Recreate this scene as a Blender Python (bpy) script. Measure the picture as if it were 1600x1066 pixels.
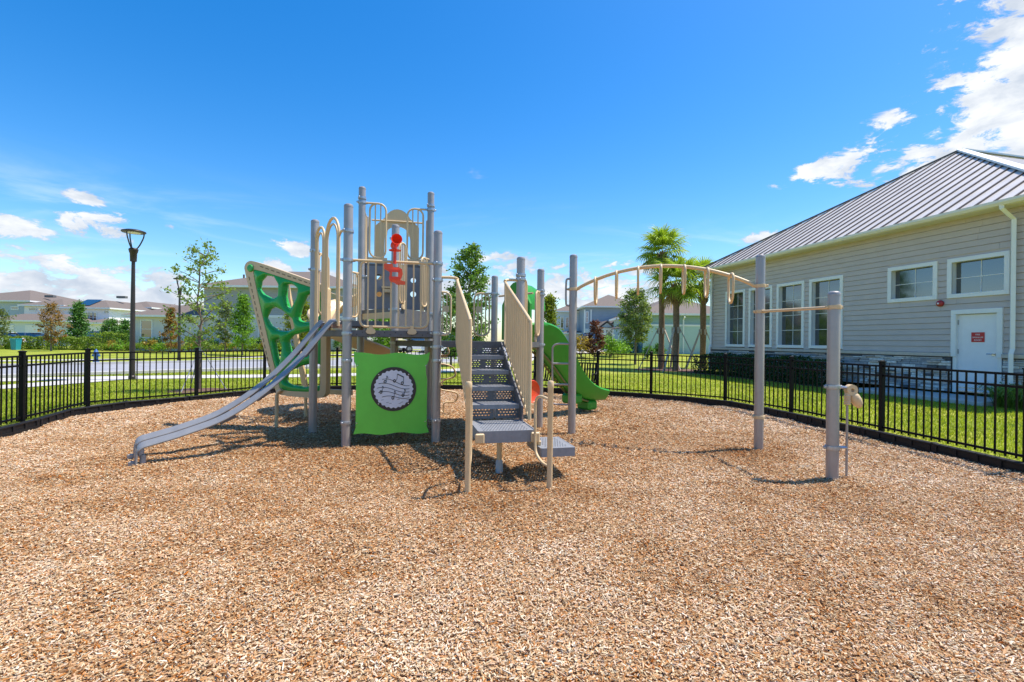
import bpy, math, random
import numpy as np
from mathutils import Vector, Matrix, Euler
from mathutils.geometry import tessellate_polygon

for o in list(bpy.data.objects): bpy.data.objects.remove(o)
SC = bpy.context.scene
COL = SC.collection
R = math.radians

# ------------------------------------------------------------------ camera
CAMZ, FPX = 1.5, 755.0
cd = bpy.data.cameras.new('camera'); cam = bpy.data.objects.new('camera', cd); COL.objects.link(cam)
cd.sensor_width = 36; cd.lens = FPX / 1600 * 36; cd.clip_start = 0.05; cd.clip_end = 3000
ROLL = 0.0115                      # the photograph leans a little to the right
cam.location = (0, 0, CAMZ); cam.rotation_euler = (R(90), -ROLL, 0)
def UNROLL(px, py):
    return px + (py - 533) * ROLL, py - (px - 800) * ROLL
SC.camera = cam
SC.render.resolution_x = 1024; SC.render.resolution_y = 682

# ------------------------------------------------------------------ sun, sky, exposure
SUN = Vector((0.855, 0.17, 1.87)).normalized()
sl = bpy.data.lights.new('sun', 'SUN'); so = bpy.data.objects.new('sun', sl); COL.objects.link(so)
sl.energy = 4.3; sl.angle = R(0.53); sl.color = (1.0, 0.94, 0.85)
so.rotation_euler = (-SUN).to_track_quat('-Z', 'Y').to_euler(); so.location = (20, 4, 40)
vs = SC.view_settings
vs.view_transform = 'Standard'; vs.look = 'None'; vs.exposure = 0.66; vs.gamma = 1.0; vs.use_curve_mapping = False

world = bpy.data.worlds.new('World'); SC.world = world; world.use_nodes = True
def build_world():
    nt = world.node_tree; nt.nodes.clear(); N = nt.nodes; L = nt.links
    def m(op, a, b=None, c=None, clamp=False):
        n = N.new('ShaderNodeMath'); n.operation = op; n.use_clamp = clamp
        for i, v in enumerate((a, b, c)):
            if v is None: continue
            if isinstance(v, (int, float)): n.inputs[i].default_value = v
            else: L.new(v, n.inputs[i])
        return n.outputs[0]
    def mr(v, a, b, c=0.0, d=1.0, smooth=True):
        n = N.new('ShaderNodeMapRange'); n.interpolation_type = 'SMOOTHSTEP' if smooth else 'LINEAR'
        L.new(v, n.inputs[0])
        for i, k in enumerate((a, b, c, d)): n.inputs[i + 1].default_value = k
        return n.outputs[0]
    def mix(f, a, b, mode='MIX'):
        n = N.new('ShaderNodeMix'); n.data_type = 'RGBA'; n.blend_type = mode
        for s, v in ((n.inputs[0], f), (n.inputs[6], a), (n.inputs[7], b)):
            if isinstance(v, (int, float)): s.default_value = v
            elif isinstance(v, tuple): s.default_value = v
            else: L.new(v, s)
        return n.outputs[2]
    sky = N.new('ShaderNodeTexSky'); sky.sky_type = 'NISHITA'; sky.sun_disc = False
    sky.sun_elevation = math.asin(SUN.z); sky.sun_rotation = math.atan2(SUN.x, SUN.y)
    sky.altitude = 0; sky.air_density = 1.0; sky.dust_density = 0.6; sky.ozone_density = 2.2
    hs = N.new('ShaderNodeHueSaturation'); hs.inputs['Saturation'].default_value = 1.46; hs.inputs['Value'].default_value = 1.0
    hs.inputs['Hue'].default_value = 0.503
    L.new(sky.outputs[0], hs.inputs['Color'])
    tc = N.new('ShaderNodeTexCoord'); sp = N.new('ShaderNodeSeparateXYZ'); L.new(tc.outputs['Generated'], sp.inputs[0])
    x, y, z = sp.outputs
    az = m('ARCTAN2', x, y); el = m('ARCSINE', z)
    def noise(scale, det, rough, dist=0.0, stretch=2.2, off=0.0):
        mp = N.new('ShaderNodeMapping'); mp.inputs['Scale'].default_value = (1, 1, stretch); mp.inputs['Location'].default_value = (off, off * .7, off * 1.3)
        L.new(tc.outputs['Generated'], mp.inputs[0])
        n = N.new('ShaderNodeTexNoise'); n.inputs['Scale'].default_value = scale; n.inputs['Detail'].default_value = det
        n.inputs['Roughness'].default_value = rough; n.inputs['Distortion'].default_value = dist
        L.new(mp.outputs[0], n.inputs['Vector']); return n.outputs[0]
    n1 = noise(17.0, 7, .66, .35)
    n2 = noise(2.6, 5, .55, .2, 3.2, 3.7)
    nsh = noise(13.0, 5, .6, .2, 2.0, .012)
    nc = noise(2.2, 5, .62, .8, 6.0, 9.1)
    # cumulus in view (azimuth, elevation of centre, half sizes in radians, tilt)
    def ang(px, py):
        px, py = UNROLL(px, py); dx, dz = (px - 800) / FPX, (533 - py) / FPX
        l = math.sqrt(1 + dx * dx + dz * dz)
        return math.atan2(dx, 1), math.asin(dz / l)
    blobs = [(1632, 85, .08, .20, 0), (1548, 172, .065, .075, .5), (1655, 205, .12, .10, 0), (1505, 228, .055, .05, .4), (1440, 240, .06, .03, .4),
             (1405, 180, .032, .022, .2), (1335, 245, .06, .022, .32), (1270, 268, .05, .014, .3), (1425, 272, .04, .02, .3), (1185, 372, .032, .012, .1),
             (150, 352, .050, .018, -.12), (25, 350, .034, .022, 0), (132, 311, .026, .011, -.1), (267, 354, .012, .008, 0),
             (462, 388, .040, .014, -.2), (440, 416, .036, .012, -.3),
             (60, 450, .22, .055, -.05), (170, 458, .12, .05, -.1), (235, 470, .09, .045, 0),
             (800, 415, .050, .022, -.05), (755, 408, .02, .01, 0), (930, 472, .10, .055, -.1), (870, 455, .05, .035, 0), (1000, 420, .05, .014, 0), (1010, 470, .06, .035, 0),
             (690, 420, .03, .014, 0)]
    best = None
    for px, py, ra, re, ti in blobs:
        a0, e0 = ang(px, py)
        da = m('SUBTRACT', az, a0); de = m('SUBTRACT', el, e0)
        c, s = math.cos(ti), math.sin(ti)
        u = m('MULTIPLY_ADD', da, c / ra, m('MULTIPLY', de, s / ra))
        v = m('MULTIPLY_ADD', de, c / re, m('MULTIPLY', da, -s / re))
        d = m('SQRT', m('MULTIPLY_ADD', u, u, m('MULTIPLY', v, v)))
        e = m('SUBTRACT', 1.0, d)
        best = e if best is None else m('MAXIMUM', best, e)
    best = m('MAXIMUM', best, -1.5)
    dens_b = mr(m('MULTIPLY_ADD', m('SUBTRACT', n1, .5), 5.0, best), -.05, .55)
    # the same fair-weather cumulus all round, thickest just above the horizon
    band = m('MULTIPLY', mr(el, .015, .05), mr(el, .22, .09))
    dens_g = mr(m('MULTIPLY_ADD', band, .16, n2), .68, .77)
    dens_g = m('MULTIPLY', dens_g, mr(n1, .34, .56))
    dens = m('MAXIMUM', dens_b, dens_g)
    cir = m('MULTIPLY', mr(nc, .48, .78), m('MULTIPLY', mr(el, .03, .14), mr(el, .30, .16)))
    cir = m('MULTIPLY', cir, .36)
    c1 = mix(cir, hs.outputs[0], (5.0, 5.4, 6.0, 1))
    shade = mr(m('MULTIPLY_ADD', dens, .25, nsh), .50, 1.0)
    ccol = mix(shade, (2.6, 3.0, 3.6, 1), (4.8, 4.9, 5.0, 1))
    c2 = mix(dens, c1, ccol)
    bg = N.new('ShaderNodeBackground'); bg.inputs['Strength'].default_value = 0.142
    out = N.new('ShaderNodeOutputWorld')
    L.new(c2, bg.inputs[0]); L.new(bg.outputs[0], out.inputs[0])
build_world()
SC.render.engine = 'CYCLES'
SC.cycles.max_bounces = 5; SC.cycles.diffuse_bounces = 3; SC.cycles.glossy_bounces = 3; SC.cycles.transmission_bounces = 3
world.cycles.sampling_method = 'MANUAL'; world.cycles.sample_map_resolution = 512

# ------------------------------------------------------------------ helpers
def S2L(c):
    return tuple(((v / 255) / 12.92 if v / 255 <= .04045 else ((v / 255 + .055) / 1.055) ** 2.4) for v in c)
MATS = {}
def mat(name, col, rough=.5, metal=0.0, var=.12, vscale=6.0, bump=0.0, bscale=60.0, spec=.5, attr=None, dirt=None, coat=0.0):
    """procedural principled material: base colour with soft noise variation, fine bump, optional dirt colour"""
    if name in MATS: return MATS[name]
    mt = bpy.data.materials.new(name); mt.use_nodes = True; nt = mt.node_tree; N = nt.nodes; L = nt.links
    b = N['Principled BSDF']
    b.inputs['Roughness'].default_value = rough; b.inputs['Metallic'].default_value = metal
    b.inputs['Specular IOR Level'].default_value = spec; b.inputs['Coat Weight'].default_value = coat
    tc = N.new('ShaderNodeTexCoord')
    ns = N.new('ShaderNodeTexNoise'); ns.inputs['Scale'].default_value = vscale; ns.inputs['Detail'].default_value = 5; ns.inputs['Roughness'].default_value = .6
    L.new(tc.outputs['Object'], ns.inputs['Vector'])
    rmp = N.new('ShaderNodeValToRGB'); e = rmp.color_ramp.elements
    e[0].position = .3; e[1].position = .7
    e[0].color = tuple(max(0, c * (1 - var)) for c in col) + (1,); e[1].color = tuple(min(1, c * (1 + var)) for c in col) + (1,)
    L.new(ns.outputs[0], rmp.inputs[0]); last = rmp.outputs[0]
    if dirt:
        n2 = N.new('ShaderNodeTexNoise'); n2.inputs['Scale'].default_value = dirt[1]; n2.inputs['Detail'].default_value = 8; n2.inputs['Roughness'].default_value = .7
        L.new(tc.outputs['Object'], n2.inputs['Vector'])
        mr = N.new('ShaderNodeMapRange'); mr.inputs[1].default_value = dirt[2]; mr.inputs[2].default_value = dirt[2] + .2; mr.inputs[4].default_value = dirt[3]
        L.new(n2.outputs[0], mr.inputs[0])
        mx = N.new('ShaderNodeMix'); mx.data_type = 'RGBA'; L.new(mr.outputs[0], mx.inputs[0]); L.new(last, mx.inputs[6]); mx.inputs[7].default_value = dirt[0] + (1,)
        last = mx.outputs[2]
    if attr:
        at = N.new('ShaderNodeAttribute'); at.attribute_name = attr
        r2 = N.new('ShaderNodeMapRange'); r2.inputs[3].default_value = .62; r2.inputs[4].default_value = 1.4; L.new(at.outputs['Fac'], r2.inputs[0])
        mx = N.new('ShaderNodeVectorMath'); mx.operation = 'SCALE'; L.new(last, mx.inputs[0]); L.new(r2.outputs[0], mx.inputs['Scale'])
        last = mx.outputs[0]
    L.new(last, b.inputs['Base Color'])
    if bump:
        nb = N.new('ShaderNodeTexNoise'); nb.inputs['Scale'].default_value = bscale; nb.inputs['Detail'].default_value = 4
        L.new(tc.outputs['Object'], nb.inputs['Vector'])
        bp = N.new('ShaderNodeBump'); bp.inputs['Strength'].default_value = bump; bp.inputs['Distance'].default_value = .01
        L.new(nb.outputs[0], bp.inputs['Height']); L.new(bp.outputs[0], b.inputs['Normal'])
    # roughness breakup
    rr = N.new('ShaderNodeMapRange'); rr.inputs[3].default_value = max(0, rough - .08); rr.inputs[4].default_value = min(1, rough + .1)
    L.new(ns.outputs[0], rr.inputs[0]); L.new(rr.outputs[0], b.inputs['Roughness'])
    MATS[name] = mt; return mt
def leafmat(name, col, trans=.35):
    if name in MATS: return MATS[name]
    mt = mat(name, col, rough=.5, var=.25, vscale=1.2, attr='rnd', spec=.35)
    nt = mt.node_tree; N = nt.nodes; L = nt.links; b = N['Principled BSDF']; out = N['Material Output']
    t = N.new('ShaderNodeBsdfTranslucent'); ms = N.new('ShaderNodeMixShader'); ms.inputs[0].default_value = trans
    src = b.inputs['Base Color'].links[0].from_socket
    g = N.new('ShaderNodeMix'); g.data_type = 'RGBA'; g.blend_type = 'MULTIPLY'; g.inputs[0].default_value = 1; g.inputs[7].default_value = (1.25, 1.3, .55, 1)
    L.new(src, g.inputs[6]); L.new(g.outputs[2], t.inputs[0])
    L.new(b.outputs[0], ms.inputs[1]); L.new(t.outputs[0], ms.inputs[2]); L.new(ms.outputs[0], out.inputs[0])
    return mt

ORG = {}
def _link(o, parent, loc=None):
    COL.objects.link(o)
    if parent is not None:
        o.parent = parent; ORG[o.name] = ORG[parent.name]
        if loc is not None: o.location = Vector(loc) - ORG[parent.name]; ORG[o.name] = Vector(loc)
    else:
        ORG[o.name] = Vector(loc if loc is not None else (0, 0, 0))
        if loc is not None: o.location = loc
    return o
def tag(o, label=None, cat=None, group=None, kind=None):
    if label: o['label'] = label
    if cat: o['category'] = cat
    if group: o['group'] = group
    if kind: o['kind'] = kind
    return o
def thing(name, label, cat, loc, group=None):
    o = bpy.data.objects.new(name, None); o.empty_display_size = .2
    _link(o, None, loc); return tag(o, label, cat, group)
def inst(name, mesh, parent, loc, rot=(0, 0, 0), scale=(1, 1, 1)):
    o = bpy.data.objects.new(name, mesh); _link(o, parent, loc)
    o.rotation_euler = rot; o.scale = scale; return o

class MB:
    def __init__(s): s.v = []; s.f = []
    def add(s, v, f):
        b = len(s.v); s.v.extend([tuple(p) for p in v]); s.f.extend([tuple(i + b for i in q) for q in f]); return s
    def box(s, c, d, rz=0, M=None, bev=0.0):
        x, y, z = d[0] / 2, d[1] / 2, d[2] / 2
        if bev:
            e = bev; P = []
            # chamfered box: 24 verts
            vs = []
            for sx in (-1, 1):
                for sy in (-1, 1):
                    for sz in (-1, 1):
                        vs += [(sx * x, sy * (y - e), sz * (z - e)), (sx * (x - e), sy * y, sz * (z - e)), (sx * (x - e), sy * (y - e), sz * z)]
            def ix(sx, sy, sz, k): return ((sx > 0) * 4 + (sy > 0) * 2 + (sz > 0)) * 3 + k
            fs = []
            for sg in (-1, 1):
                fs.append([ix(sg, a, b, 0) for a, b in ((-1, -1), (1, -1), (1, 1), (-1, 1))][::sg])
                fs.append([ix(a, sg, b, 1) for a, b in ((-1, -1), (-1, 1), (1, 1), (1, -1))][::sg])
                fs.append([ix(a, b, sg, 2) for a, b in ((-1, -1), (1, -1), (1, 1), (-1, 1))][::sg])
            for a in (-1, 1):
                for b in (-1, 1):
                    fs.append((ix(a, b, -1, 0), ix(a, b, -1, 1), ix(a, b, 1, 1), ix(a, b, 1, 0)))
                    fs.append((ix(a, -1, b, 0), ix(a, -1, b, 2), ix(a, 1, b, 2), ix(a, 1, b, 0)))
                    fs.append((ix(-1, a, b, 1), ix(-1, a, b, 2), ix(1, a, b, 2), ix(1, a, b, 1)))
                    for cc in (-1, 1): fs.append((ix(a, b, cc, 0), ix(a, b, cc, 1), ix(a, b, cc, 2)))
        else:
            vs = [(sx * x, sy * y, sz * z) for sx in (-1, 1) for sy in (-1, 1) for sz in (-1, 1)]
            fs = [(0, 1, 3, 2), (4, 6, 7, 5), (0, 4, 5, 1), (2, 3, 7, 6), (0, 2, 6, 4), (1, 5, 7, 3)]
        if M is None:
            cs, sn = math.cos(rz), math.sin(rz)
            vs = [(c[0] + a * cs - b * sn, c[1] + a * sn + b * cs, c[2] + d_) for a, b, d_ in vs]
        else:
            vs = [tuple(M @ Vector((a + c[0], b + c[1], d_ + c[2]))) for a, b, d_ in vs]
        return s.add(vs, fs)
    def tube(s, pts, r, seg=8, closed=False, caps=True):
        P = np.array(pts, float); n = len(P)
        if np.ndim(r) == 0: r = [r] * n
        T = np.zeros_like(P)
        for i in range(n):
            if closed: d = P[(i + 1) % n] - P[i - 1]
            else: d = P[min(i + 1, n - 1)] - P[max(i - 1, 0)]
            T[i] = d / (np.linalg.norm(d) + 1e-12)
        a = np.array((0, 0, 1.0)) if abs(T[0][2]) < .9 else np.array((1.0, 0, 0))
        nrm = np.cross(T[0], a); nrm /= np.linalg.norm(nrm); vs = []
        for i in range(n):
            nrm = nrm - T[i] * nrm.dot(T[i]); nrm /= np.linalg.norm(nrm) + 1e-12
            b = np.cross(T[i], nrm)
            for k in range(seg):
                t = 2 * math.pi * k / seg
                vs.append(P[i] + r[i] * (math.cos(t) * nrm + math.sin(t) * b))
        fs = []
        for i in range(n if closed else n - 1):
            j = (i + 1) % n
            for k in range(seg):
                l = (k + 1) % seg
                fs.append((i * seg + k, i * seg + l, j * seg + l, j * seg + k))
        if caps and not closed:
            fs.append(tuple(range(seg - 1, -1, -1))); fs.append(tuple((n - 1) * seg + k for k in range(seg)))
        return s.add(vs, fs)
    def band(s, pts, side, w, h):
        """flat bar of width w (along side vectors) and height h swept along pts"""
        P = [Vector(p) for p in pts]; vs = []
        for i, p in enumerate(P):
            d = (P[min(i + 1, len(P) - 1)] - P[max(i - 1, 0)]).normalized()
            sd = Vector(side[i] if isinstance(side, list) else side).normalized(); up = sd.cross(d).normalized()
            for a, b in ((-.5, -.5), (.5, -.5), (.5, .5), (-.5, .5)): vs.append(p + sd * w * a + up * h * b)
        fs = []
        for i in range(len(P) - 1):
            for k in range(4): l = (k + 1) % 4; fs.append((i * 4 + k, i * 4 + l, i * 4 + 4 + l, i * 4 + 4 + k))
        fs.append((3, 2, 1, 0)); e = (len(P) - 1) * 4; fs.append((e, e + 1, e + 2, e + 3))
        return s.add(vs, fs)
    def lathe(s, prof, c=(0, 0, 0), seg=16, M=None):
        vs = []; fs = []; n = len(prof)
        for r, z in prof:
            for k in range(seg):
                t = 2 * math.pi * k / seg; p = Vector((r * math.cos(t), r * math.sin(t), z))
                vs.append(M @ p if M is not None else p + Vector(c))
        for i in range(n - 1):
            for k in range(seg):
                l = (k + 1) % seg; fs.append((i * seg + k, i * seg + l, i * seg + seg + l, i * seg + seg + k))
        fs.append(tuple(range(seg - 1, -1, -1))); fs.append(tuple((n - 1) * seg + k for k in range(seg)))
        return s.add(vs, fs)
    def prism(s, poly, fn, d0, d1, holes=()):
        """polygon (2D) with holes extruded between depths d0 and d1; fn(a, b, depth) -> point"""
        loops = [list(poly)] + [list(h) for h in holes]
        tri = tessellate_polygon([[Vector((a, b, 0)) for a, b in l] for l in loops])
        flat = [p for l in loops for p in l]; n = len(flat)
        vs = [fn(a, b, d0) for a, b in flat] + [fn(a, b, d1) for a, b in flat]
        fs = [tuple(t) for t in tri] + [tuple(i + n for i in reversed(t)) for t in tri]
        o = 0
        for l in loops:
            m_ = len(l)
            for i in range(m_): j = (i + 1) % m_; fs.append((o + i, o + j, o + j + n, o + i + n))
            o += m_
        return s.add(vs, fs)
    def mesh(s, name, m, org=(0, 0, 0), smooth=0):
        me = bpy.data.meshes.new(name); o = Vector(org)
        me.from_pydata([tuple(Vector(p) - o) for p in s.v], [], s.f)
        import bmesh
        bm = bmesh.new(); bm.from_mesh(me); bmesh.ops.recalc_face_normals(bm, faces=bm.faces); bm.to_mesh(me); bm.free()
        me.materials.append(m)
        if smooth:
            me.polygons.foreach_set('use_smooth', [True] * len(me.polygons))
            try: me.set_sharp_from_angle(angle=R(smooth))
            except Exception: pass
        return me
    def build(s, name, m, parent=None, smooth=0):
        org = ORG[parent.name] if parent is not None else Vector((0, 0, 0))
        o = bpy.data.objects.new(name, s.mesh(name, m, org, smooth))
        _link(o, parent); return o
    def solo(s, name, m, loc, smooth=0):
        """top-level mesh thing with its origin at loc"""
        o = bpy.data.objects.new(name, s.mesh(name, m, loc, smooth)); _link(o, None, loc); return o
def np_mesh(name, V, F, m, attrs=None):
    me = bpy.data.meshes.new(name); V = np.asarray(V, np.float32); F = np.asarray(F, np.int32); k = F.shape[1]
    me.vertices.add(len(V)); me.vertices.foreach_set('co', V.ravel())
    me.loops.add(F.size); me.loops.foreach_set('vertex_index', F.ravel())
    me.polygons.add(len(F)); me.polygons.foreach_set('loop_start', np.arange(0, F.size, k, dtype=np.int32))
    me.update(calc_edges=True)
    for nm, a in (attrs or {}).items():
        at = me.attributes.new(nm, 'FLOAT', 'POINT'); at.data.foreach_set('value', np.asarray(a, np.float32))
    me.materials.append(m); return me
def G(px, py, z=0.0):
    """ground point at height z seen at photo pixel"""
    px, py = UNROLL(px, py); Z = (CAMZ - z) * FPX / (py - 533); return Vector(((px - 800) / FPX * Z, Z, z))
def AT(px, py, Z): return Vector(((px - 800) / FPX * Z, Z, CAMZ - (py - 533) / FPX * Z))
def rrect(w, h, r, k=4):
    """rounded rectangle outline, centred"""
    out = []
    for cx, cy, a0 in ((w / 2 - r, h / 2 - r, 0), (-w / 2 + r, h / 2 - r, 90), (-w / 2 + r, -h / 2 + r, 180), (w / 2 - r, -h / 2 + r, 270)):
        for i in range(k + 1): a = R(a0 + 90 * i / k); out.append((cx + r * math.cos(a), cy + r * math.sin(a)))
    return out
def smoothpath(pts, n=6):
    """Catmull-Rom through pts"""
    P = [np.array(p, float) for p in pts]; P = [2 * P[0] - P[1]] + P + [2 * P[-1] - P[-2]]; out = []
    for i in range(1, len(P) - 2):
        for k in range(n):
            t = k / n; a, b, c, d = P[i - 1], P[i], P[i + 1], P[i + 2]
            out.append(.5 * ((2 * b) + (-a + c) * t + (2 * a - 5 * b + 4 * c - d) * t * t + (-a + 3 * b - 3 * c + d) * t ** 3))
    out.append(P[-2]); return [tuple(p) for p in out]

# value noise for layout
_rs = np.random.RandomState(5); _T = _rs.rand(256, 256)
def vnoise(x, y):
    x = np.asarray(x, float); y = np.asarray(y, float)
    xi = np.floor(x).astype(int); yi = np.floor(y).astype(int); fx = x - xi; fy = y - yi
    fx = fx * fx * (3 - 2 * fx); fy = fy * fy * (3 - 2 * fy); g = lambda a, b: _T[a % 256, b % 256]
    return (g(xi, yi) * (1 - fx) + g(xi + 1, yi) * fx) * (1 - fy) + (g(xi, yi + 1) * (1 - fx) + g(xi + 1, yi + 1) * fx) * fy
def fbm(x, y, o=4):
    s = 0; a = .5; t = 0
    for i in range(o): s = s + a * vnoise(x * 2 ** i + 17 * i, y * 2 ** i + 31 * i); t += a; a *= .55
    return s / t

# ------------------------------------------------------------------ materials
M_POST = mat('grey_powder_coat', (.36, .328, .302), .34, .3, var=.06, vscale=9, bump=.03, bscale=220, dirt=((.20, .19, .19), 14, .66, .5))
M_CLAMP = mat('galvanised_clamp', (.40, .42, .45), .35, .7, var=.12, vscale=20)
M_WALLGREY = mat('grey_climbing_wall', (.19, .20, .22), .5, var=.14, vscale=5, dirt=((.26, .21, .17), 5, .58, .7))
M_BEIGE = mat('beige_powder_coat', (.66, .475, .26), .42, var=.05, vscale=8, dirt=((.36, .26, .17), 18, .68, .5))
M_CREAM = mat('beige_plastic', (.66, .475, .26), .38, var=.05, vscale=5, dirt=((.4, .28, .16), 10, .68, .4))
M_GREEN = mat('green_plastic', (.032, .38, .065), .30, var=.10, vscale=4, bump=.05, bscale=90)
M_GSLIDE = mat('green_slide_plastic', (.030, .30, .022), .34, var=.10, vscale=4, bump=.04, bscale=90, dirt=((.09, .20, .06), 8, .66, .5))
M_PANEL = mat('green_sheet_plastic', (.14, .60, .055), .42, var=.06, vscale=5, dirt=((.08, .26, .05), 7, .67, .4))
M_DECK = mat('grey_vinyl_deck', (.118, .116, .118), .5, var=.12, vscale=14, bump=.12, bscale=240, dirt=((.22, .19, .16), 20, .6, .5))
M_TREAD = mat('blue_grey_tread', (.235, .24, .25), .5, var=.12, vscale=14, bump=.12, bscale=240, dirt=((.30, .26, .22), 16, .62, .5))
M_RAIL = mat('grey_slide_rail', (.255, .25, .245), .42, .2, var=.07, vscale=8, dirt=((.2, .18, .17), 12, .66, .4))
M_RED = mat('red_plastic', (.85, .045, .014), .35, var=.07)
M_ORANGE = mat('orange_red_plastic', (.86, .085, .018), .35, var=.07)
M_BLACK = mat('black_fence_paint', (.0030, .0030, .0033), .55, var=.15, vscale=10, spec=.18)
M_EDGE = mat('black_edging_plastic', (.006, .006, .007), .6, var=.3, vscale=12, dirt=((.05, .04, .03), 9, .62, .4), spec=.35)
M_INK = mat('black_ink', (.012, .012, .012), .5)
M_DISC = mat('white_sheet', (.68, .68, .70), .45, var=.05)
M_DARKRIM = mat('dark_rim', (.030, .024, .022), .45)
M_SIDING = mat('taupe_lap_siding', (.54, .465, .425), .62, var=.05, vscale=2.5, bump=.10, bscale=60, dirt=((.40, .36, .33), 3, .64, .35))
M_TRIM = mat('white_trim', (.80, .80, .78), .5, var=.03, vscale=4, dirt=((.6, .58, .52), 5, .66, .3))
M_CREAMTRIM = mat('cream_gutter', (.76, .735, .67), .45, var=.04)
M_SOFFIT = mat('cream_soffit', (.72, .67, .54), .6, var=.05)
M_DOOR = mat('white_door', (.78, .79, .81), .4, var=.03)
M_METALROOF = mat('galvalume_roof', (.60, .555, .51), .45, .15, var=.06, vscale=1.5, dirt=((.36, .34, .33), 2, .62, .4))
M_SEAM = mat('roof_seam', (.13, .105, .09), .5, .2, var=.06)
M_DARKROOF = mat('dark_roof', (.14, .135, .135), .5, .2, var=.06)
M_GLASS = mat('window_glass', (.012, .020, .024), .04, 0, var=.2, spec=.7)
MATS['window_glass'].node_tree.nodes['Principled BSDF'].inputs['IOR'].default_value = 2.1
M_SHINGLE = mat('brown_shingles', (.155, .122, .10), .85, var=.16, vscale=9, bump=.4, bscale=30)
M_STONE = [mat('ledge_stone_%s' % n, c, .8, var=.25, vscale=14, bump=.6, bscale=45) for n, c in
           (('blue', (.31, .32, .34)), ('pale', (.70, .68, .64)), ('dark', (.10, .10, .105)), ('tan', (.52, .44, .37)), ('grey', (.44, .44, .44)))]
M_CONC = mat('concrete', (.52, .49, .45), .85, var=.10, vscale=3, bump=.2, bscale=80, dirt=((.36, .33, .3), 4, .6, .5))
M_LEDGE = mat('cast_stone_ledge', (.55, .48, .40), .75, var=.08)
M_ASPH = mat('asphalt', (.30, .30, .315), .85, var=.10, vscale=1.2, bump=.3, bscale=90)
M_BARK = mat('bark', (.20, .15, .11), .9, var=.3, vscale=20, bump=.8, bscale=40)
M_PALMBARK = mat('palm_bark', (.21, .135, .085), .9, var=.35, vscale=16, bump=.9, bscale=30)
M_WOOD = mat('weathered_timber', (.42, .36, .30), .85, var=.2, vscale=14)
M_LAMP = mat('dark_bronze_paint', (.045, .035, .032), .4, .3, var=.1)
M_LENS = mat('lamp_lens', (.75, .72, .62), .3)
M_RUBBER = mat('tyre_rubber', (.02, .02, .02), .8)
M_CHROME = mat('chrome', (.5, .5, .5), .25, .9)
# ------------------------------------------------------------------ the ground
LAWN = 0.12
FENCE = [(-5.2, 2.6), (-6.4, 4.1), (-7.25, 5.85), (-7.83, 7.73), (-8.44, 9.62), (-7.44, 11.41), (-6.75, 13.2), (-5.15, 14.25), (-3.3, 14.75), (-1.3, 14.9), (.7, 14.55),
         (2.45, 13.75), (3.75, 12.98), (5.2, 11.75), (5.69, 9.82), (5.95, 7.76), (6.15, 5.75), (6.2, 3.75), (6.0, 1.8)]
BED = FENCE + [(5.2, -1.5), (3.5, -5), (-3, -5), (-5.2, -1.5), (-5.0, 1.0)]

def lawn_material():
    mt = bpy.data.materials.new('lawn_turf'); mt.use_nodes = True; nt = mt.node_tree; N = nt.nodes; L = nt.links; b = N['Principled BSDF']
    b.inputs['Roughness'].default_value = .8; b.inputs['Specular IOR Level'].default_value = .2
    tc = N.new('ShaderNodeTexCoord')
    def nz(s, d=6): n = N.new('ShaderNodeTexNoise'); n.inputs['Scale'].default_value = s; n.inputs['Detail'].default_value = d; n.inputs['Roughness'].default_value = .65; L.new(tc.outputs['Object'], n.inputs['Vector']); return n.outputs[0]
    r = N.new('ShaderNodeValToRGB'); e = r.color_ramp.elements
    e[0].position = .32; e[0].color = (.17, .23, .022, 1); e[1].position = .70; e[1].color = (.40, .385, .055, 1)
    k = e.new(.52); k.color = (.29, .325, .030, 1)
    L.new(nz(.55), r.inputs[0])
    r2 = N.new('ShaderNodeMapRange'); r2.inputs[1].default_value = .3; r2.inputs[2].default_value = .7; r2.inputs[3].default_value = .55; r2.inputs[4].default_value = 1.4; L.new(nz(22, 5), r2.inputs[0])
    m = N.new('ShaderNodeVectorMath'); m.operation = 'SCALE'; L.new(r.outputs[0], m.inputs[0]); L.new(r2.outputs[0], m.inputs['Scale'])
    L.new(m.outputs[0], b.inputs['Base Color'])
    bp = N.new('ShaderNodeBump'); bp.inputs['Strength'].default_value = .7; bp.inputs['Distance'].default_value = .04; L.new(nz(45, 4), bp.inputs['Height']); L.new(bp.outputs[0], b.inputs['Normal'])
    return mt
M_LAWN = lawn_material()
def terr(x, y):
    """height of the land: flat round the playground, rising a little towards the far houses"""
    t = min(1, max(0, (y - 30) / 16)); t = t * t * (3 - 2 * t); k = min(1, max(0, (x + 30) / 40)); return LAWN + (.16 + .36 * k) * t
outer = [(-90, -14), (90, -14), (90, 28), (-90, 28)]
mb = MB()
loops = [[Vector((a, b_, 0)) for a, b_ in outer], [Vector((a, b_, 0)) for a, b_ in BED]]
tri = tessellate_polygon(loops); flat = outer + BED
mb.add([(a, b_, LAWN) for a, b_ in flat], tri)
ys = [28, 30, 33, 36, 39, 42, 46, 60, 120, 400, 1500]; xs = [-1500, -400, -120, -90, -45, -30, -20, -10, 0, 10, 45, 90, 120, 400, 1500]
vv = [(x, y, terr(x, y)) for y in ys for x in xs]; nx = len(xs)
mb.add(vv, [(j * nx + i, j * nx + i + 1, (j + 1) * nx + i + 1, (j + 1) * nx + i) for j in range(len(ys) - 1) for i in range(nx - 1)])
mb.add([(-1500, -400, LAWN - .02), (-90, -400, LAWN - .02), (-90, 28, LAWN - .02), (-1500, 28, LAWN - .02)], [(0, 1, 2, 3)])
mb.add([(90, -400, LAWN - .02), (1500, -400, LAWN - .02), (1500, 28, LAWN - .02), (90, 28, LAWN - .02)], [(0, 1, 2, 3)])
lawn = mb.build('lawn', M_LAWN); lawn['kind'] = 'structure'

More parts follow.
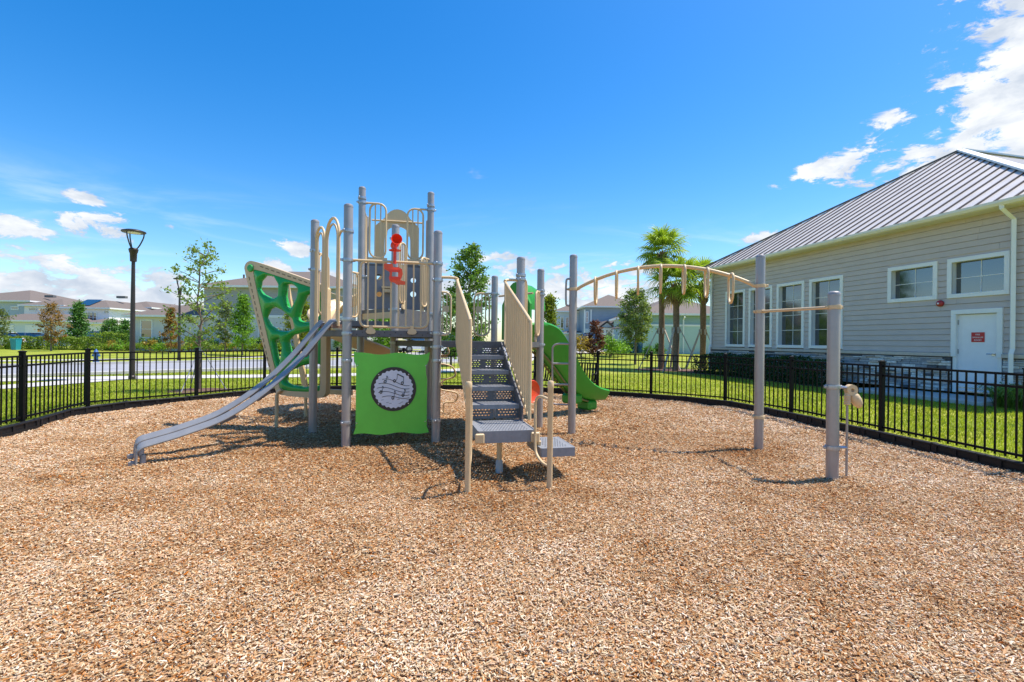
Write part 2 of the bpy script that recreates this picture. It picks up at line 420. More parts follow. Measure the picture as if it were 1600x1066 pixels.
def strip(name, m, pts, w, dz, kind='structure', n=6, side=0):
    """paved strip draped on the land along a smooth plan path"""
    P = smoothpath([(a, b_, 0) for a, b_ in pts], n); mb = MB(); vs = []
    for i, p in enumerate(P):
        d = np.array(P[min(i + 1, len(P) - 1)]) - np.array(P[max(i - 1, 0)]); d /= np.linalg.norm(d); nr = np.array((-d[1], d[0], 0))
        for s in ((-.5, .5) if side == 0 else (0, side)):
            q = np.array(p) + nr * w * s; vs.append((q[0], q[1], terr(q[0], q[1]) + dz))
    mb.add(vs, [(2 * i, 2 * i + 1, 2 * i + 3, 2 * i + 2) for i in range(len(P) - 1)])
    o = mb.build(name, m); o['kind'] = kind; return o
STREET = [(-62, -14), (-34, 3.5), (-20, 18.0), (-14, 24.0), (-9.3, 28.0), (-4.8, 36), (-2.6, 47), (-3, 62), (-8, 90)]
strip('street', M_ASPH, STREET, 8.2, .006)
def kerb(off):
    P = smoothpath([(a, b_, 0) for a, b_ in STREET], 6); Q = []
    for i, p in enumerate(P):
        d = np.array(P[min(i + 1, len(P) - 1)]) - np.array(P[max(i - 1, 0)]); d /= np.linalg.norm(d); nr = np.array((-d[1], d[0], 0))
        q = np.array(p) + nr * off; Q.append((q[0], q[1], terr(q[0], q[1]) + .05))
    mb = MB(); mb.band(Q, (0, 0, 1), .12, .30); o = mb.build('kerb', M_CONC); o['kind'] = 'structure'
kerb(4.2); kerb(-4.2)
strip('sidewalk', M_CONC, [(-45, -3), (-27, 8.6), (-17, 14.2), (-12.7, 16.3), (-8.8, 17.6), (-6.7, 18.4), (-2.9, 21.8), (-.2, 28), (1.2, 40), (1, 60)], 1.5, .010)
strip('garden_path', M_CONC, [(-17.5, 6), (-14.6, 10.4), (-13.5, 12.6), (-13.1, 14.4), (-12.95, 16.2)], 1.25, .016)
strip('far_sidewalk', M_CONC, [(-70, 2), (-36, 18.5), (-25, 28), (-18, 34), (-11.5, 39.5), (-9, 50)], 1.5, .012)
strip('driveway', M_CONC, [(4, 42), (7.5, 47), (9.5, 56)], 4.2, .016)

# mulch bed: gently uneven ground inside the fence
HOLLOWS = ((.05, 5.05, .42, .055), (-.2, 5.6, .35, .05), (2.1, 10.75, .35, .05), (-4.75, 5.6, .32, .045), (3.2, 5.3, .4, .035), (2.2, 7.2, .6, .03), (.95, 5.6, .3, .03), (-2.6, 6.2, .5, .03))
def mulch_z(x, y):
    x = np.asarray(x, float); y = np.asarray(y, float); h = 0 * x
    for cx, cy, r, d in HOLLOWS:      # scuffed hollows with a slight rim where children land
        q = ((x - cx) ** 2 + (y - cy) ** 2) / (r * r); h = h - d * np.exp(-q) + d * .45 * np.exp(-(np.sqrt(q) - 1.5) ** 2 * 4)
    return h + (fbm(np.asarray(x) * .55 + 3, np.asarray(y) * .55 + 9, 3) - .5) * .10 + (fbm(np.asarray(x) * 2.3 + 40, np.asarray(y) * 2.3 + 7, 2) - .5) * .035 - .01
def mulch_material():
    mt = bpy.data.materials.new('wood_mulch'); mt.use_nodes = True; nt = mt.node_tree; N = nt.nodes; L = nt.links; b = N['Principled BSDF']
    b.inputs['Roughness'].default_value = .9; b.inputs['Specular IOR Level'].default_value = .15
    tc = N.new('ShaderNodeTexCoord')
    v = N.new('ShaderNodeTexVoronoi'); v.inputs['Scale'].default_value = 42
    mp = N.new('ShaderNodeMapping'); mp.inputs['Scale'].default_value = (1, 1.7, 1); L.new(tc.outputs['Object'], mp.inputs[0]); L.new(mp.outputs[0], v.inputs['Vector'])
    s = N.new('ShaderNodeSeparateColor'); L.new(v.outputs['Color'], s.inputs[0])
    r = N.new('ShaderNodeValToRGB'); e = r.color_ramp.elements; e[0].color = (.15, .068, .028, 1); e[1].color = (.54, .36, .20, 1)
    k = e.new(.5); k.color = (.33, .175, .078, 1); L.new(s.outputs[0], r.inputs[0]); L.new(r.outputs[0], b.inputs['Base Color'])
    bp = N.new('ShaderNodeBump'); bp.inputs['Strength'].default_value = .8; bp.inputs['Distance'].default_value = .02; L.new(v.outputs['Distance'], bp.inputs['Height']); L.new(bp.outputs[0], b.inputs['Normal'])
    return mt
def inside(x, y, poly):
    x = np.asarray(x); y = np.asarray(y); r = np.zeros(x.shape, bool); n = len(poly)
    for i in range(n):
        x1, y1 = poly[i]; x2, y2 = poly[(i + 1) % n]
        c = ((y1 > y) != (y2 > y)) & (x < (x2 - x1) * (y - y1) / (y2 - y1 + 1e-12) + x1); r ^= c
    return r
gx = np.arange(-9.6, 6.6, .12); gy = np.arange(-5.4, 15.2, .12)
XX, YY = np.meshgrid(gx, gy); ZZ = mulch_z(XX, YY)
nx = len(gx); ny = len(gy); ii, jj = np.meshgrid(np.arange(nx - 1), np.arange(ny - 1))
BIG = [(a * 1.0 + (0.10 if a < 0 else -.10) * -1, b_ + .12) for a, b_ in BED]
ok = inside(XX[:-1, :-1] + .06, YY[:-1, :-1] + .06, BIG)
q = np.stack([jj * nx + ii, jj * nx + ii + 1, (jj + 1) * nx + ii + 1, (jj + 1) * nx + ii], -1)[ok]
me = np_mesh('mulch_bed', np.stack([XX, YY, ZZ], -1).reshape(-1, 3), q, mulch_material())
me.polygons.foreach_set('use_smooth', [True] * len(me.polygons))
o = bpy.data.objects.new('mulch_bed', me); _link(o, None); o['kind'] = 'structure'

# ------------------------------------------------------------------ fence and edging
def build_fence():
    root = thing('metal_fence', 'black metal picket fence curving round the mulch play area', 'fence', (-3.4, 14.65, 0))
    pk = MB(); pk.box((0, 0, .585), (.017, .017, 1.03)); pk = pk.mesh('picket', M_BLACK)
    pm = MB(); pm.box((0, 0, .615), (.062, .062, 1.23)); pm.box((0, 0, 1.238), (.078, .078, .016)); pm.lathe([(.052, 1.246), (.030, 1.258), (.0, 1.262)], seg=4); pm = pm.mesh('post', M_BLACK)
    for i, (x, y) in enumerate(FENCE):
        a, b_ = FENCE[max(i - 1, 0)], FENCE[min(i + 1, len(FENCE) - 1)]
        inst('post', pm, root, (x, y, 0), (0, 0, math.atan2(b_[1] - a[1], b_[0] - a[0])))
    for i in range(len(FENCE) - 1):
        (x0, y0), (x1, y1) = FENCE[i], FENCE[i + 1]; L_ = math.hypot(x1 - x0, y1 - y0); rz = math.atan2(y1 - y0, x1 - x0); cx, cy = (x0 + x1) / 2, (y0 + y1) / 2
        for z in (1.165, 1.015, .19): mb = MB(); mb.box((cx, cy, z), (L_ - .06, .027, .030), rz); rail = mb.build('rail', M_BLACK, root)
        n = max(2, int(round(L_ / .118)))
        for k in range(1, n):
            t = k / n; inst('picket', pk, root, (x0 + (x1 - x0) * t, y0 + (y1 - y0) * t, .075), (0, 0, rz))
build_fence()
def build_edging():
    root = thing('playground_edging', 'black recycled plastic edging timbers along the foot of the fence', 'edging', (-3.4, 14.5, 0))
    L_ = 1.2; t = MB()
    t.box((0, .0, .07), (L_ - .03, .070, .13)); t.box((0, 0, .132), (L_ - .03, .10, .026), bev=.006); t.box((0, 0, .02), (L_ - .03, .10, .05))
    for k in range(5): t.box((-L_ / 2 + .05 + k * (L_ - .1) / 4, 0, .078), (.055, .098, .085))
    t.lathe([(.045, 0), (.045, .150), (.030, .156)], (L_ / 2, 0, 0), 10)
    tm = t.mesh('edging_timber', M_EDGE)
    # resample the smoothed fence line, set inwards
    P = [np.array(p[:2]) for p in smoothpath([(a, b_, 0) for a, b_ in FENCE], 12)]
    cen = np.array((-1.2, 7.0)); cur = P[0]; pts = [cur]
    for p in P[1:]:
        while np.linalg.norm(p - cur) >= L_:
            cur = cur + (p - cur) / np.linalg.norm(p - cur) * L_; pts.append(cur)
    for a, b_ in zip(pts[:-1], pts[1:]):
        d = (b_ - a) / np.linalg.norm(b_ - a); nr = np.array((d[1], -d[0]))
        if nr.dot(cen - a) < 0: nr = -nr
        c = (a + b_) / 2 + nr * .11
        rz = math.atan2(d[1], d[0])
        # local -y must face the bed
        if np.array((math.sin(rz), -math.cos(rz))).dot(nr) < 0: rz += math.pi
        inst('edging_timber', tm, root, (c[0], c[1], -.01), (0, 0, rz))
build_edging()

# ------------------------------------------------------------------ the clubhouse on the right
def build_clubhouse():
    W0 = Vector((9.475, 22.97, 0)); T = Vector((.2258, -.9742, 0)); NI = Vector((.9742, .2258, 0))
    GB = .28
    root = thing('clubhouse', 'taupe lap sided clubhouse with stone base and standing seam metal roof', 'building', W0 + T * 5.6)
    def wp(t, n, z): return W0 + T * t + NI * n + Vector((0, 0, z))      # t towards camera along the wall, n into the building
    def t_of(px, py=500): b = (UNROLL(px, py)[0] - 800) / FPX; return (W0.y * b - W0.x) / (T.x - T.y * b)
    def z_of(px, py): t = t_of(px, py); return CAMZ + (533 - UNROLL(px, py)[1]) / FPX * (W0.y + T.y * t)
    M4 = Matrix(((T.x, NI.x, 0, W0.x), (T.y, NI.y, 0, W0.y), (0, 0, 1, 0), (0, 0, 0, 1)))
    def bx(mb, t0, t1, n0, n1, z0, z1, bev=0): mb.box(((t0 + t1) / 2, (n0 + n1) / 2, (z0 + z1) / 2), (abs(t1 - t0), abs(n1 - n0), abs(z1 - z0)), M=M4, bev=bev); return mb
    TL = 12.4; DEPTH = 30.0; EZ = 4.88; LZ = 1.22
    # core: dark inner wall set back, plain other walls
    mb = MB(); bx(mb, 0.0, TL, .16, DEPTH, GB, EZ - .02); wall = mb.build('wall', M_SIDING, root)
    # openings: (px0, px1, ztop, zbot)
    ops = []
    tall_bot = LZ + .14
    for a, b_ in ((1134.5, 1165), (1171, 1207.5), (1214.5, 1257.5), (1265.5, 1318)): ops.append(('tall', t_of(a), t_of(b_), tall_bot, 3.84))
    for a, b_ in ((1388, 1465.5), (1481, 1579)): ops.append(('small', t_of(a), t_of(b_), 2.78, 3.84))
    dt0, dt1 = t_of(1488), t_of(1569); ops.append(('door', dt0, dt1, GB, 2.46))
    # lap siding, board by board
    ex = .162; z = LZ + .10; k = 0; rnd = random.Random(4)
    while z < EZ - .02:
        zt = min(z + ex, EZ - .01)
        cuts = sorted([(a, b_) for ty, a, b_, z0, z1 in ops if z0 < z + ex * .5 < z1])
        segs = []; c = 0.0
        for a, b_ in cuts: segs.append((c, a + .02)); c = b_ - .02
        segs.append((c, TL))
        cut2 = []
        for a, b_ in segs:          # butt joints
            while b_ - a > 3.4: q_ = a + rnd.uniform(1.2, 3.0); cut2.append((a, q_ - .002)); a = q_ + .002
            cut2.append((a, b_))
        for a, b_ in cut2:
            if b_ - a < .05: continue
            mb = MB(); o1 = .0 if False else 0
            zl = z + .007
            vs = [wp(a, -.030, zl), wp(b_, -.030, zl), wp(b_, -.010, zt), wp(a, -.010, zt), wp(a, .155, zl), wp(b_, .155, zl), wp(b_, .155, zt), wp(a, .155, zt)]
            mb.add(vs, [(0, 1, 2, 3), (0, 4, 5, 1), (3, 2, 6, 7), (0, 3, 7, 4), (1, 5, 6, 2)])
            mb.build('siding_board', M_SIDING, wall)
        z += ex; k += 1
    # ledge and stone veneer
    mb = MB()
    for a, b_ in ((-.06, dt0), (dt1, TL + .05)): bx(mb, a, b_, -.10, .16, LZ, LZ + .10, .008)
    mb.build('stone_ledge', M_LEDGE, wall)
    mb = MB(); bx(mb, 0, dt0, -.03, .16, GB, LZ); bx(mb, dt1, TL, -.03, .16, GB, LZ); mb.build('mortar_backing', M_STONE[2], wall)
    z = GB; cnt = 0
    while z < LZ - .04:
        h = min(rnd.choice((.045, .06, .07, .085)), LZ - z)
        for a0, b0 in ((0, dt0), (dt1, TL)):
            c = a0
            while c < b0 - .05:
                l = min(rnd.uniform(.9, 1.5) if c < 6.8 else rnd.uniform(.16, .50), b0 - c)
                mb = MB(); bx(mb, c + .004, c + l - .004, -.034 - rnd.random() ** 2 * .085, -.02, z + .004, z + h - .004, .006)
                mb.build('stone', M_STONE[rnd.choice((0, 0, 1, 1, 2, 3, 4, 4))], wall); c += l; cnt += 1
        z += h
    # windows
    def window(t0, t1, z0, z1, tall):
        fw = .11
        mb = MB(); bx(mb, t0, t1, -.055, .0, z1 - fw, z1, .006); bx(mb, t0, t1, -.055, .0, z0, z0 + fw, .006)
        bx(mb, t0, t0 + fw, -.054, .0, z0 + fw, z1 - fw); bx(mb, t1 - fw, t1, -.054, .0, z0 + fw, z1 - fw)
        # reveal
        bx(mb, t0 + fw - .02, t0 + fw, -.02, .15, z0 + fw, z1 - fw); bx(mb, t1 - fw, t1 - fw + .02, -.02, .15, z0 + fw, z1 - fw)
        bx(mb, t0 + fw, t1 - fw, -.02, .15, z1 - fw, z1 - fw + .02); bx(mb, t0 + fw, t1 - fw, -.02, .15, z0 + fw - .02, z0 + fw)
        w = mb.build('window', M_TRIM, root)
        a0, a1, b0, b1 = t0 + fw, t1 - fw, z0 + fw, z1 - fw
        cols, rows = (2, 4) if tall else (2, 2)
        pw, ph = (a1 - a0) / cols, (b1 - b0) / rows
        for i in range(cols):
            for j in range(rows):
                mb = MB(); bx(mb, a0 + i * pw + .006, a0 + (i + 1) * pw - .006, .118, .128, b0 + j * ph + .006, b0 + (j + 1) * ph - .006); mb.build('pane', M_GLASS, w)
        mb = MB()
        for i in range(1, cols): bx(mb, a0 + i * pw - .008, a0 + i * pw + .008, .108, .117, b0, b1)
        for j in range(1, rows): bx(mb, a0, a1, .1035, .1165, b0 + j * ph - .008, b0 + j * ph + .008)
        mb.build('glazing_bar', M_TRIM, w)
        return w
    for ty, a, b_, z0, z1 in ops:
        if ty != 'door': window(a, b_, z0, z1, ty == 'tall')
        for c_, d_ in ((z1, z1 + .13), (z0 - .13, z0)):
            if c_ > LZ + .12: mb = MB(); bx(mb, a, b_, -.008, .15, c_, d_); mb.build('siding_filler', M_SIDING, wall)
    # door
    mb = MB(); fw = .12
    bx(mb, dt0, dt0 + fw, -.06, .0, LZ, 2.34, .005); bx(mb, dt1 - fw, dt1, -.06, .0, LZ, 2.34, .005); bx(mb, dt0, dt1, -.061, .0, 2.34, 2.46, .005)
    bx(mb, dt0 + .03, dt0 + fw, -.02, .14, GB, 2.34); bx(mb, dt1 - fw, dt1 - .03, -.02, .14, GB, 2.34)
    mb.build('door_frame', M_TRIM, root)
    mb = MB(); bx(mb, dt0 + fw, dt1 - fw, .03, .075, GB + .02, 2.33); dr = mb.build('door', M_DOOR, root)
    mb = MB(); bx(mb, dt1 - fw - .14, dt1 - fw - .06, .010, .03, 1.27, 1.33); mb.tube([wp(dt1 - fw - .09, -.03, 1.31), wp(dt1 - fw - .22, -.035, 1.31)], .011); mb.tube([wp(dt1 - fw - .09, .03, 1.31), wp(dt1 - fw - .09, -.03, 1.31)], .011)
    mb.build('handle', M_CHROME, dr)
    for z in (1.36, 2.13):
        mb = MB(); bx(mb, dt0 + fw - .025, dt0 + fw + .02, .012, .03, z - .06, z + .06); mb.build('hinge', M_CHROME, dr)
    mb = MB(); bx(mb, dt0 + fw, dt1 - fw, .012, .03, GB + .13, GB + .145); bx(mb, dt0 + fw, dt1 - fw, .014, .03, GB + .03, GB + .05); mb.build('kick_strip', M_CHROME, dr)
    # red notice on the door
    s0, s1 = t_of(1517), t_of(1537.5)
    mb = MB(); bx(mb, s0, s1, .018, .029, 1.61, 1.86); sg = mb.build('door_sign', mat('sign_red', (.52, .012, .016), .4, var=.03), dr)
    def text(body, t, z, size):
        c = bpy.data.curves.new('sign_text', 'FONT'); c.body = body; c.size = size; c.extrude = .001; c.align_x = 'CENTER'; c.align_y = 'CENTER'
        ob = bpy.data.objects.new('sign_text', c); COL.objects.link(ob); dg = bpy.context.evaluated_depsgraph_get()
        me = bpy.data.meshes.new_from_object(ob.evaluated_get(dg)); bpy.data.objects.remove(ob)
        me.materials.append(M_TRIM); o = bpy.data.objects.new('lettering', me); COL.objects.link(o); o.parent = sg
        # text x runs left to right as seen from outside: towards the camera along the wall
        X, Y, Z = T, Vector((0, 0, 1)), -NI
        Mx = Matrix((X, Y, Z)).transposed().to_4x4(); Mx.translation = wp(t, .0165, z) - ORG[root.name]; o.matrix_local = Mx
    tc_ = (s0 + s1) / 2
    text('FIRE', tc_, 1.80, .055); text('SPRINKLER', tc_, 1.728, .050); text('ROOM', tc_, 1.658, .055)
    mb = MB(); Mx = Matrix((T, Vector((0, 0, 1)), -NI)).transposed().to_4x4(); Mx.translation = wp(t_of(1471), -.025, z_of(1471, 474.5))
    mb.lathe([(.085, 0), (.09, .03), (.085, .06), (.05, .075), (.0, .078)], M=Mx, seg=16); al = mb.build('alarm_bell', mat('alarm_red', (.36, .012, .014), .3), root, 40)
    mb = MB(); M2 = Mx.copy(); M2.translation = wp(t_of(1471) - .02, -.098, z_of(1471, 474.5)); mb.lathe([(.026, 0), (.022, .012), (0, .014)], M=M2, seg=10); mb.build('strobe', M_TRIM, al)
    # stoop
    mb = MB(); bx(mb, dt0 - 1.7, dt1 + .5, -1.45, -.02, 0.0, GB - .05, .02); mb.build('stoop', M_CONC, root)
    # roof: hip end facing us, ridge running away into the building
    OV = .47; pitch = .588; e0, e1 = -OV, TL + OV; half = (e1 - e0) / 2; zr = EZ + .10
    ap = half
    A = wp(e0, -OV, zr); B = wp(e1, -OV, zr); C = wp((e0 + e1) / 2, ap - OV, zr + ap * pitch); D = wp((e0 + e1) / 2, DEPTH, zr + ap * pitch)
    A2 = wp(e0, DEPTH, zr); B2 = wp(e1, DEPTH, zr)
    mb = MB(); mb.add([A, B, C], [(0, 1, 2)]); mb.add([A, C, D, A2], [(0, 1, 2, 3)]); mb.add([A, B, B2, A2], [(0, 1, 2, 3)])
    roof = mb.build('roof', M_METALROOF, root)
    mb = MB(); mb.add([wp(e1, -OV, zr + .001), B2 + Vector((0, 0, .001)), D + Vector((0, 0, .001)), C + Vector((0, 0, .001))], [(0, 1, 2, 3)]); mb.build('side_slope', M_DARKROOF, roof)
    UPS = (NI + Vector((0, 0, pitch))).normalized(); NR = (Vector((0, 0, 1)) - NI * pitch).normalized()
    sp = .405; t = e0 + sp * .5
    while t < e1:
        run = min(t - e0, e1 - t)
        if run > .1:
            p0 = wp(t, -OV + .01, zr + .01 * pitch); p1 = wp(t, -OV + run, zr + run * pitch)
            mb = MB(); mb.band([p0 + NR * .021, p1 + NR * .021], T, .030, .040); mb.build('seam', M_SEAM, roof)
        t += sp
    # north slope seams barely seen; hip and ridge caps
    for (p, q_, m_) in ((A, C, M_SEAM), (B, C, M_TRIM), (C, D, M_TRIM)):
        mb = MB(); d = (q_ - p).normalized(); side = d.cross(Vector((0, 0, 1))).normalized()
        mb.band([p + Vector((0, 0, .05)), q_ + Vector((0, 0, .05))], side, .20 if m_ is M_TRIM else .07, .06); mb.build('hip_cap', m_, roof)
    # soffit, fascia, gutter
    mb = MB(); bx(mb, e0, e1, -OV, .2, zr - .12, zr - .10); bx(mb, e0, 0, .2, DEPTH, zr - .12, zr - .10); mb.build('soffit', M_SOFFIT, root)
    mb = MB(); bx(mb, e0, e1, -OV - .02, -OV, zr - .13, zr + .0); mb.build('fascia', M_CREAMTRIM, root)
    mb = MB(); prof = [(0, -.12), (-.07, -.12), (-.115, -.06), (-.12, .0), (-.10, .0), (-.06, -.09), (0, -.09)]
    vs = [wp(tt, -OV - .022 + a, zr + b_) for tt in (e0, e1) for a, b_ in prof]; n = len(prof)
    mb.add(vs, [(i, (i + 1) % n, n + (i + 1) % n, n + i) for i in range(n)] + [tuple(range(n)), tuple(range(2 * n - 1, n - 1, -1))]); mb.build('gutter', M_CREAMTRIM, root)
    for tt in (.12, t_of(1588)):
        mb = MB(); P = [wp(tt, -OV - .05, zr - .11), wp(tt, -OV - .05, zr - .18), wp(tt, -.12, zr - .42), wp(tt, -.12, 1.45), wp(tt, -.17, 1.33), wp(tt, -.17, GB - .1)]
        mb.tube(P, .058, 4); mb.build('downspout', M_TRIM, root)
    mb = MB(); bx(mb, -.03, .10, -.04, .0, LZ + .1, EZ - .02); mb.build('corner_board', M_TRIM, root)
    return wp, t_of
CLUB_WP, CLUB_T = build_clubhouse()
# ------------------------------------------------------------------ the play structure
TH = R(12.6); B0 = Vector((-2.318, 6.79, 0))
CU, SU = math.cos(TH), math.sin(TH)
def W(u, v, z=0.0): return Vector((B0.x + CU * u - SU * v, B0.y + SU * u + CU * v, z))
UD = Vector((CU, SU, 0)); VD = Vector((-SU, CU, 0)); UP = Vector((0, 0, 1))
SD = 1.25; HT = SD * math.sqrt(3) / 2
pA, pB, pC, pF, pD, pE, pG, pH, pI = (-SD / 2, HT), (0, 0), (SD, 0), (SD / 2, HT), (0, 2 * HT), (SD, 2 * HT), (2 * SD, 2 * HT), (2 * SD, 0), (2.5 * SD, HT)
PS = thing('play_structure', 'grey post playground structure with beige railings, green panel, stairs and slides', 'playground', W(1.0, 1.0))
PR = .0635
def post_mesh(h, r=PR, m=None, name='post'):
    mb = MB(); mb.lathe([(r, -.06), (r, h - .055), (r * .99, h - .05), (r * 1.03, h - .048), (r * 1.03, h - .035), (r * .93, h - .016), (r * .65, h - .003), (r * .3, h), (0, h + .001)], seg=20)
    return mb.mesh(name, m or M_POST, smooth=35)
def clamp(parent, p, z, r=PR, m=None, ear=0.0):
    """ring clamp round a post, with bolt lugs"""
    mb = MB(); mb.lathe([(r + .001, z - .024), (r + .011, z - .022), (r + .013, z), (r + .011, z + .022), (r + .001, z + .024)], (p.x, p.y, 0), 18)
    for s in (-1, 1):
        d = Vector((math.cos(ear), math.sin(ear), 0)) * s
        mb.box((p.x + d.x * (r + .024), p.y + d.y * (r + .024), z), (.034, .026, .034), ear, bev=.005)
    return mb.build('clamp', m or M_CLAMP, parent, 40)
HTS = dict(A=3.40, B=3.40, C=3.10, F=3.40, D=4.31, E=4.31, G=2.775, H=2.78, I=2.78)
POSTS = dict(A=pA, B=pB, C=pC, F=pF, D=pD, E=pE, G=pG, H=pH, I=pI)
PO = {}
for k, (u, v) in POSTS.items():
    p = W(u, v); PO[k] = inst('post', post_mesh(HTS[k]), PS, p)
CL = dict(A=(2.60, 2.90), B=(.33, 1.20, 1.58, 1.78, 2.61, 3.02), C=(.33, 1.20, 1.40, 1.60, 2.38, 2.62), F=(1.45, 2.00, 3.16), D=(1.76, 1.98, 2.66, 4.02, 4.10), E=(1.42, 2.00, 3.97, 4.05), G=(1.44, 2.42), H=(1.44, 2.50, 2.44), I=(1.44, 2.33, 2.39))
for k, zs in CL.items():
    for i, z in enumerate(zs): clamp(PO[k], W(*POSTS[k]), z, ear=R(12 + 35 * i + 20 * ord(k)))

def deck(poly, z, th=.09, m=None, inset=.0):
    mb = MB(); mb.prism(poly, lambda a, b_, d: W(a, b_, d), z, z - .03)
    d = mb.build('deck', m or M_DECK, PS)
    mb = MB(); n = len(poly)
    for i in range(n):
        a, b_ = poly[i], poly[(i + 1) % n]; P, Q = W(*a, z - th / 2 - .001), W(*b_, z - th / 2 - .001); dr = (Q - P).normalized()
        mb.band([P + dr * .05, Q - dr * .05], dr.cross(UP), .022, th)
    sk = mb.build('deck_skirt', m or M_DECK, d)
    return d
Z1, ZX, ZT, ZU, ZH = 1.63, 1.80, 2.03, 2.91, 1.49
deck([pA, pB, pC, pF], Z1); deck([pA, pF, pD], ZX); deck([pD, pF, pE], ZT)
deck([pC, pH, pI, pG, pE, pF], ZH)
deck([pD, pE, (SD, 3 * HT), (0, 3 * HT)], ZU)
# small black blocks along the front skirt, painting the dark inside its holes
mb = MB()
for k in range(14):
    u = .13 + k * .076; c = W(u, -.013, Z1 - (.03 if k % 2 else .06)); mb.box(c, (.013, .004, .013), TH)
mb.build('hole_shade', M_INK, PS)

def barrier(p0, p1, z0, z1, nb, rad=.09, rf=.0185, rb=.0125, name='barrier', ext=None, clip=(), skip_ends=False):
    """closed tube frame with upright bars between two plan points"""
    A_, B_ = W(*p0), W(*p1); L_ = (B_ - A_).length; d = (B_ - A_) / L_; c = (A_ + B_) / 2; h = z1 - z0; rad = min(rad, L_ / 2 - .002)
    mb = MB(); mb.tube([c + d * a + UP * ((z0 + z1) / 2 + b_) for a, b_ in rrect(L_, h, rad, 4)], rf, 8, closed=True)
    if ext:
        for P in ext: mb.tube(P, rf, 8)
    f = mb.build(name, M_BEIGE, PS, 50)
    bm_ = MB(); bm_.lathe([(rb, 0), (rb, h)], seg=7); bm_ = bm_.mesh('bar', M_BEIGE, smooth=50)
    for k in range(1, nb + 1):
        t = k / (nb + 1); inst('bar', bm_, f, A_ + (B_ - A_) * t + UP * z0)
    for u in clip:
        q = A_ + (B_ - A_) * u; M4 = Matrix((d, UP, d.cross(UP))).transposed().to_4x4(); M4.translation = q + UP * z0
        mb = MB(); pts = [(-.030, .02), (-.022, -.02), (-.052, -.035), (-.068, -.075), (-.045, -.10), (0, -.105), (.045, -.10), (.068, -.075), (.052, -.035), (.022, -.02), (.030, .02)]
        mb.prism(pts, lambda a, b_, e: M4 @ Vector((a, b_, e)), .020, .045); mb.build('clip', M_BEIGE, f)
    return f
def off(p, q, a, b_):
    """two points at distances a, b along p->q"""
    L_ = math.hypot(q[0] - p[0], q[1] - p[1]); dx, dy = (q[0] - p[0]) / L_, (q[1] - p[1]) / L_
    return (p[0] + dx * a, p[1] + dy * a), (p[0] + dx * b_, p[1] + dy * b_)
def arm(p, q, z, a, b_):
    r = off(p, q, a, b_); return [W(*r[0], z), W(*r[1], z)]
# front rail between B and C
q0, q1 = off(pB, pC, .17, SD - .13)
barrier(q0, q1, 1.68, 2.615, 8, ext=[arm(pB, pC, 2.615, .06, SD - .06)], clip=(.16, .76))
# A-D side, either side of the green climber
barrier(*off(pA, pD, .10, .34), 1.90, 2.88, 2, ext=[arm(pA, pD, 2.88, .05, .25)])
barrier(*off(pD, pA, .10, .34), 1.90, 2.70, 3, ext=[arm(pD, pA, 2.70, .05, .25)])
# upper deck: inner wings on D-E and the two sides
barrier(*off(pD, pE, .14, .43), 3.02, 4.02, 2, ext=[arm(pD, pE, 4.02, .05, .3)], rad=.13)
barrier(*off(pE, pD, .14, .43), 3.02, 3.97, 2, ext=[arm(pE, pD, 3.97, .05, .3)], rad=.13)
barrier((0, 2 * HT + .10), (0, 3 * HT - .05), 3.0, 4.0, 7, ext=[[W(0, 2 * HT + .05, 4.0), W(0, 2 * HT + .2, 4.0)]])
barrier((SD, 2 * HT + .10), (SD, 3 * HT - .05), 3.0, 4.0, 7, ext=[[W(SD, 2 * HT + .05, 4.0), W(SD, 2 * HT + .2, 4.0)]])
for u in (0.0, SD):   # rear uprights of the upper deck
    mb = MB(); mb.lathe([(.045, -.05), (.045, 4.02), (.02, 4.04)], W(u, 3 * HT), 14); mb.build('post', M_POST, PS, 40)
# wings on F-E (landing below)
barrier(*off(pF, pE, .12, .36), 2.12, 3.14, 3, ext=[arm(pF, pE, 3.14, .05, .2)], clip=(.5,), rad=.11)
barrier(*off(pE, pF, .12, .36), 2.12, 3.02, 3, ext=[arm(pE, pF, 3.02, .05, .2)], clip=(.5,), rad=.11)
# hexagon deck
barrier(*off(pG, pE, .10, .40), 1.60, 2.42, 3, ext=[arm(pG, pE, 2.42, .05, .25)], rad=.12)
barrier(*off(pE, pG, .10, .40), 1.60, 2.42, 3, ext=[arm(pE, pG, 2.42, .05, .25)], rad=.12)
barrier(*off(pH, pI, .09, .33), 1.60, 2.46, 4, ext=[arm(pH, pI, 2.46, .05, .2)], clip=(.5,), rad=.11)
barrier(*off(pI, pH, .09, .33), 1.60, 2.36, 4, ext=[arm(pI, pH, 2.36, .05, .2)], clip=(.5,), rad=.11)
# small mounting plates on the two rear wings
for q in (off(pG, pE, .30, .38), off(pE, pG, .30, .38)):
    A_, B_ = W(*q[0], 2.1), W(*q[1], 2.1); mb = MB(); mb.band([A_ - UP * .06, A_ + UP * .06], (B_ - A_), .13, .012); mb.build('mounting_plate', M_BEIGE, PS)

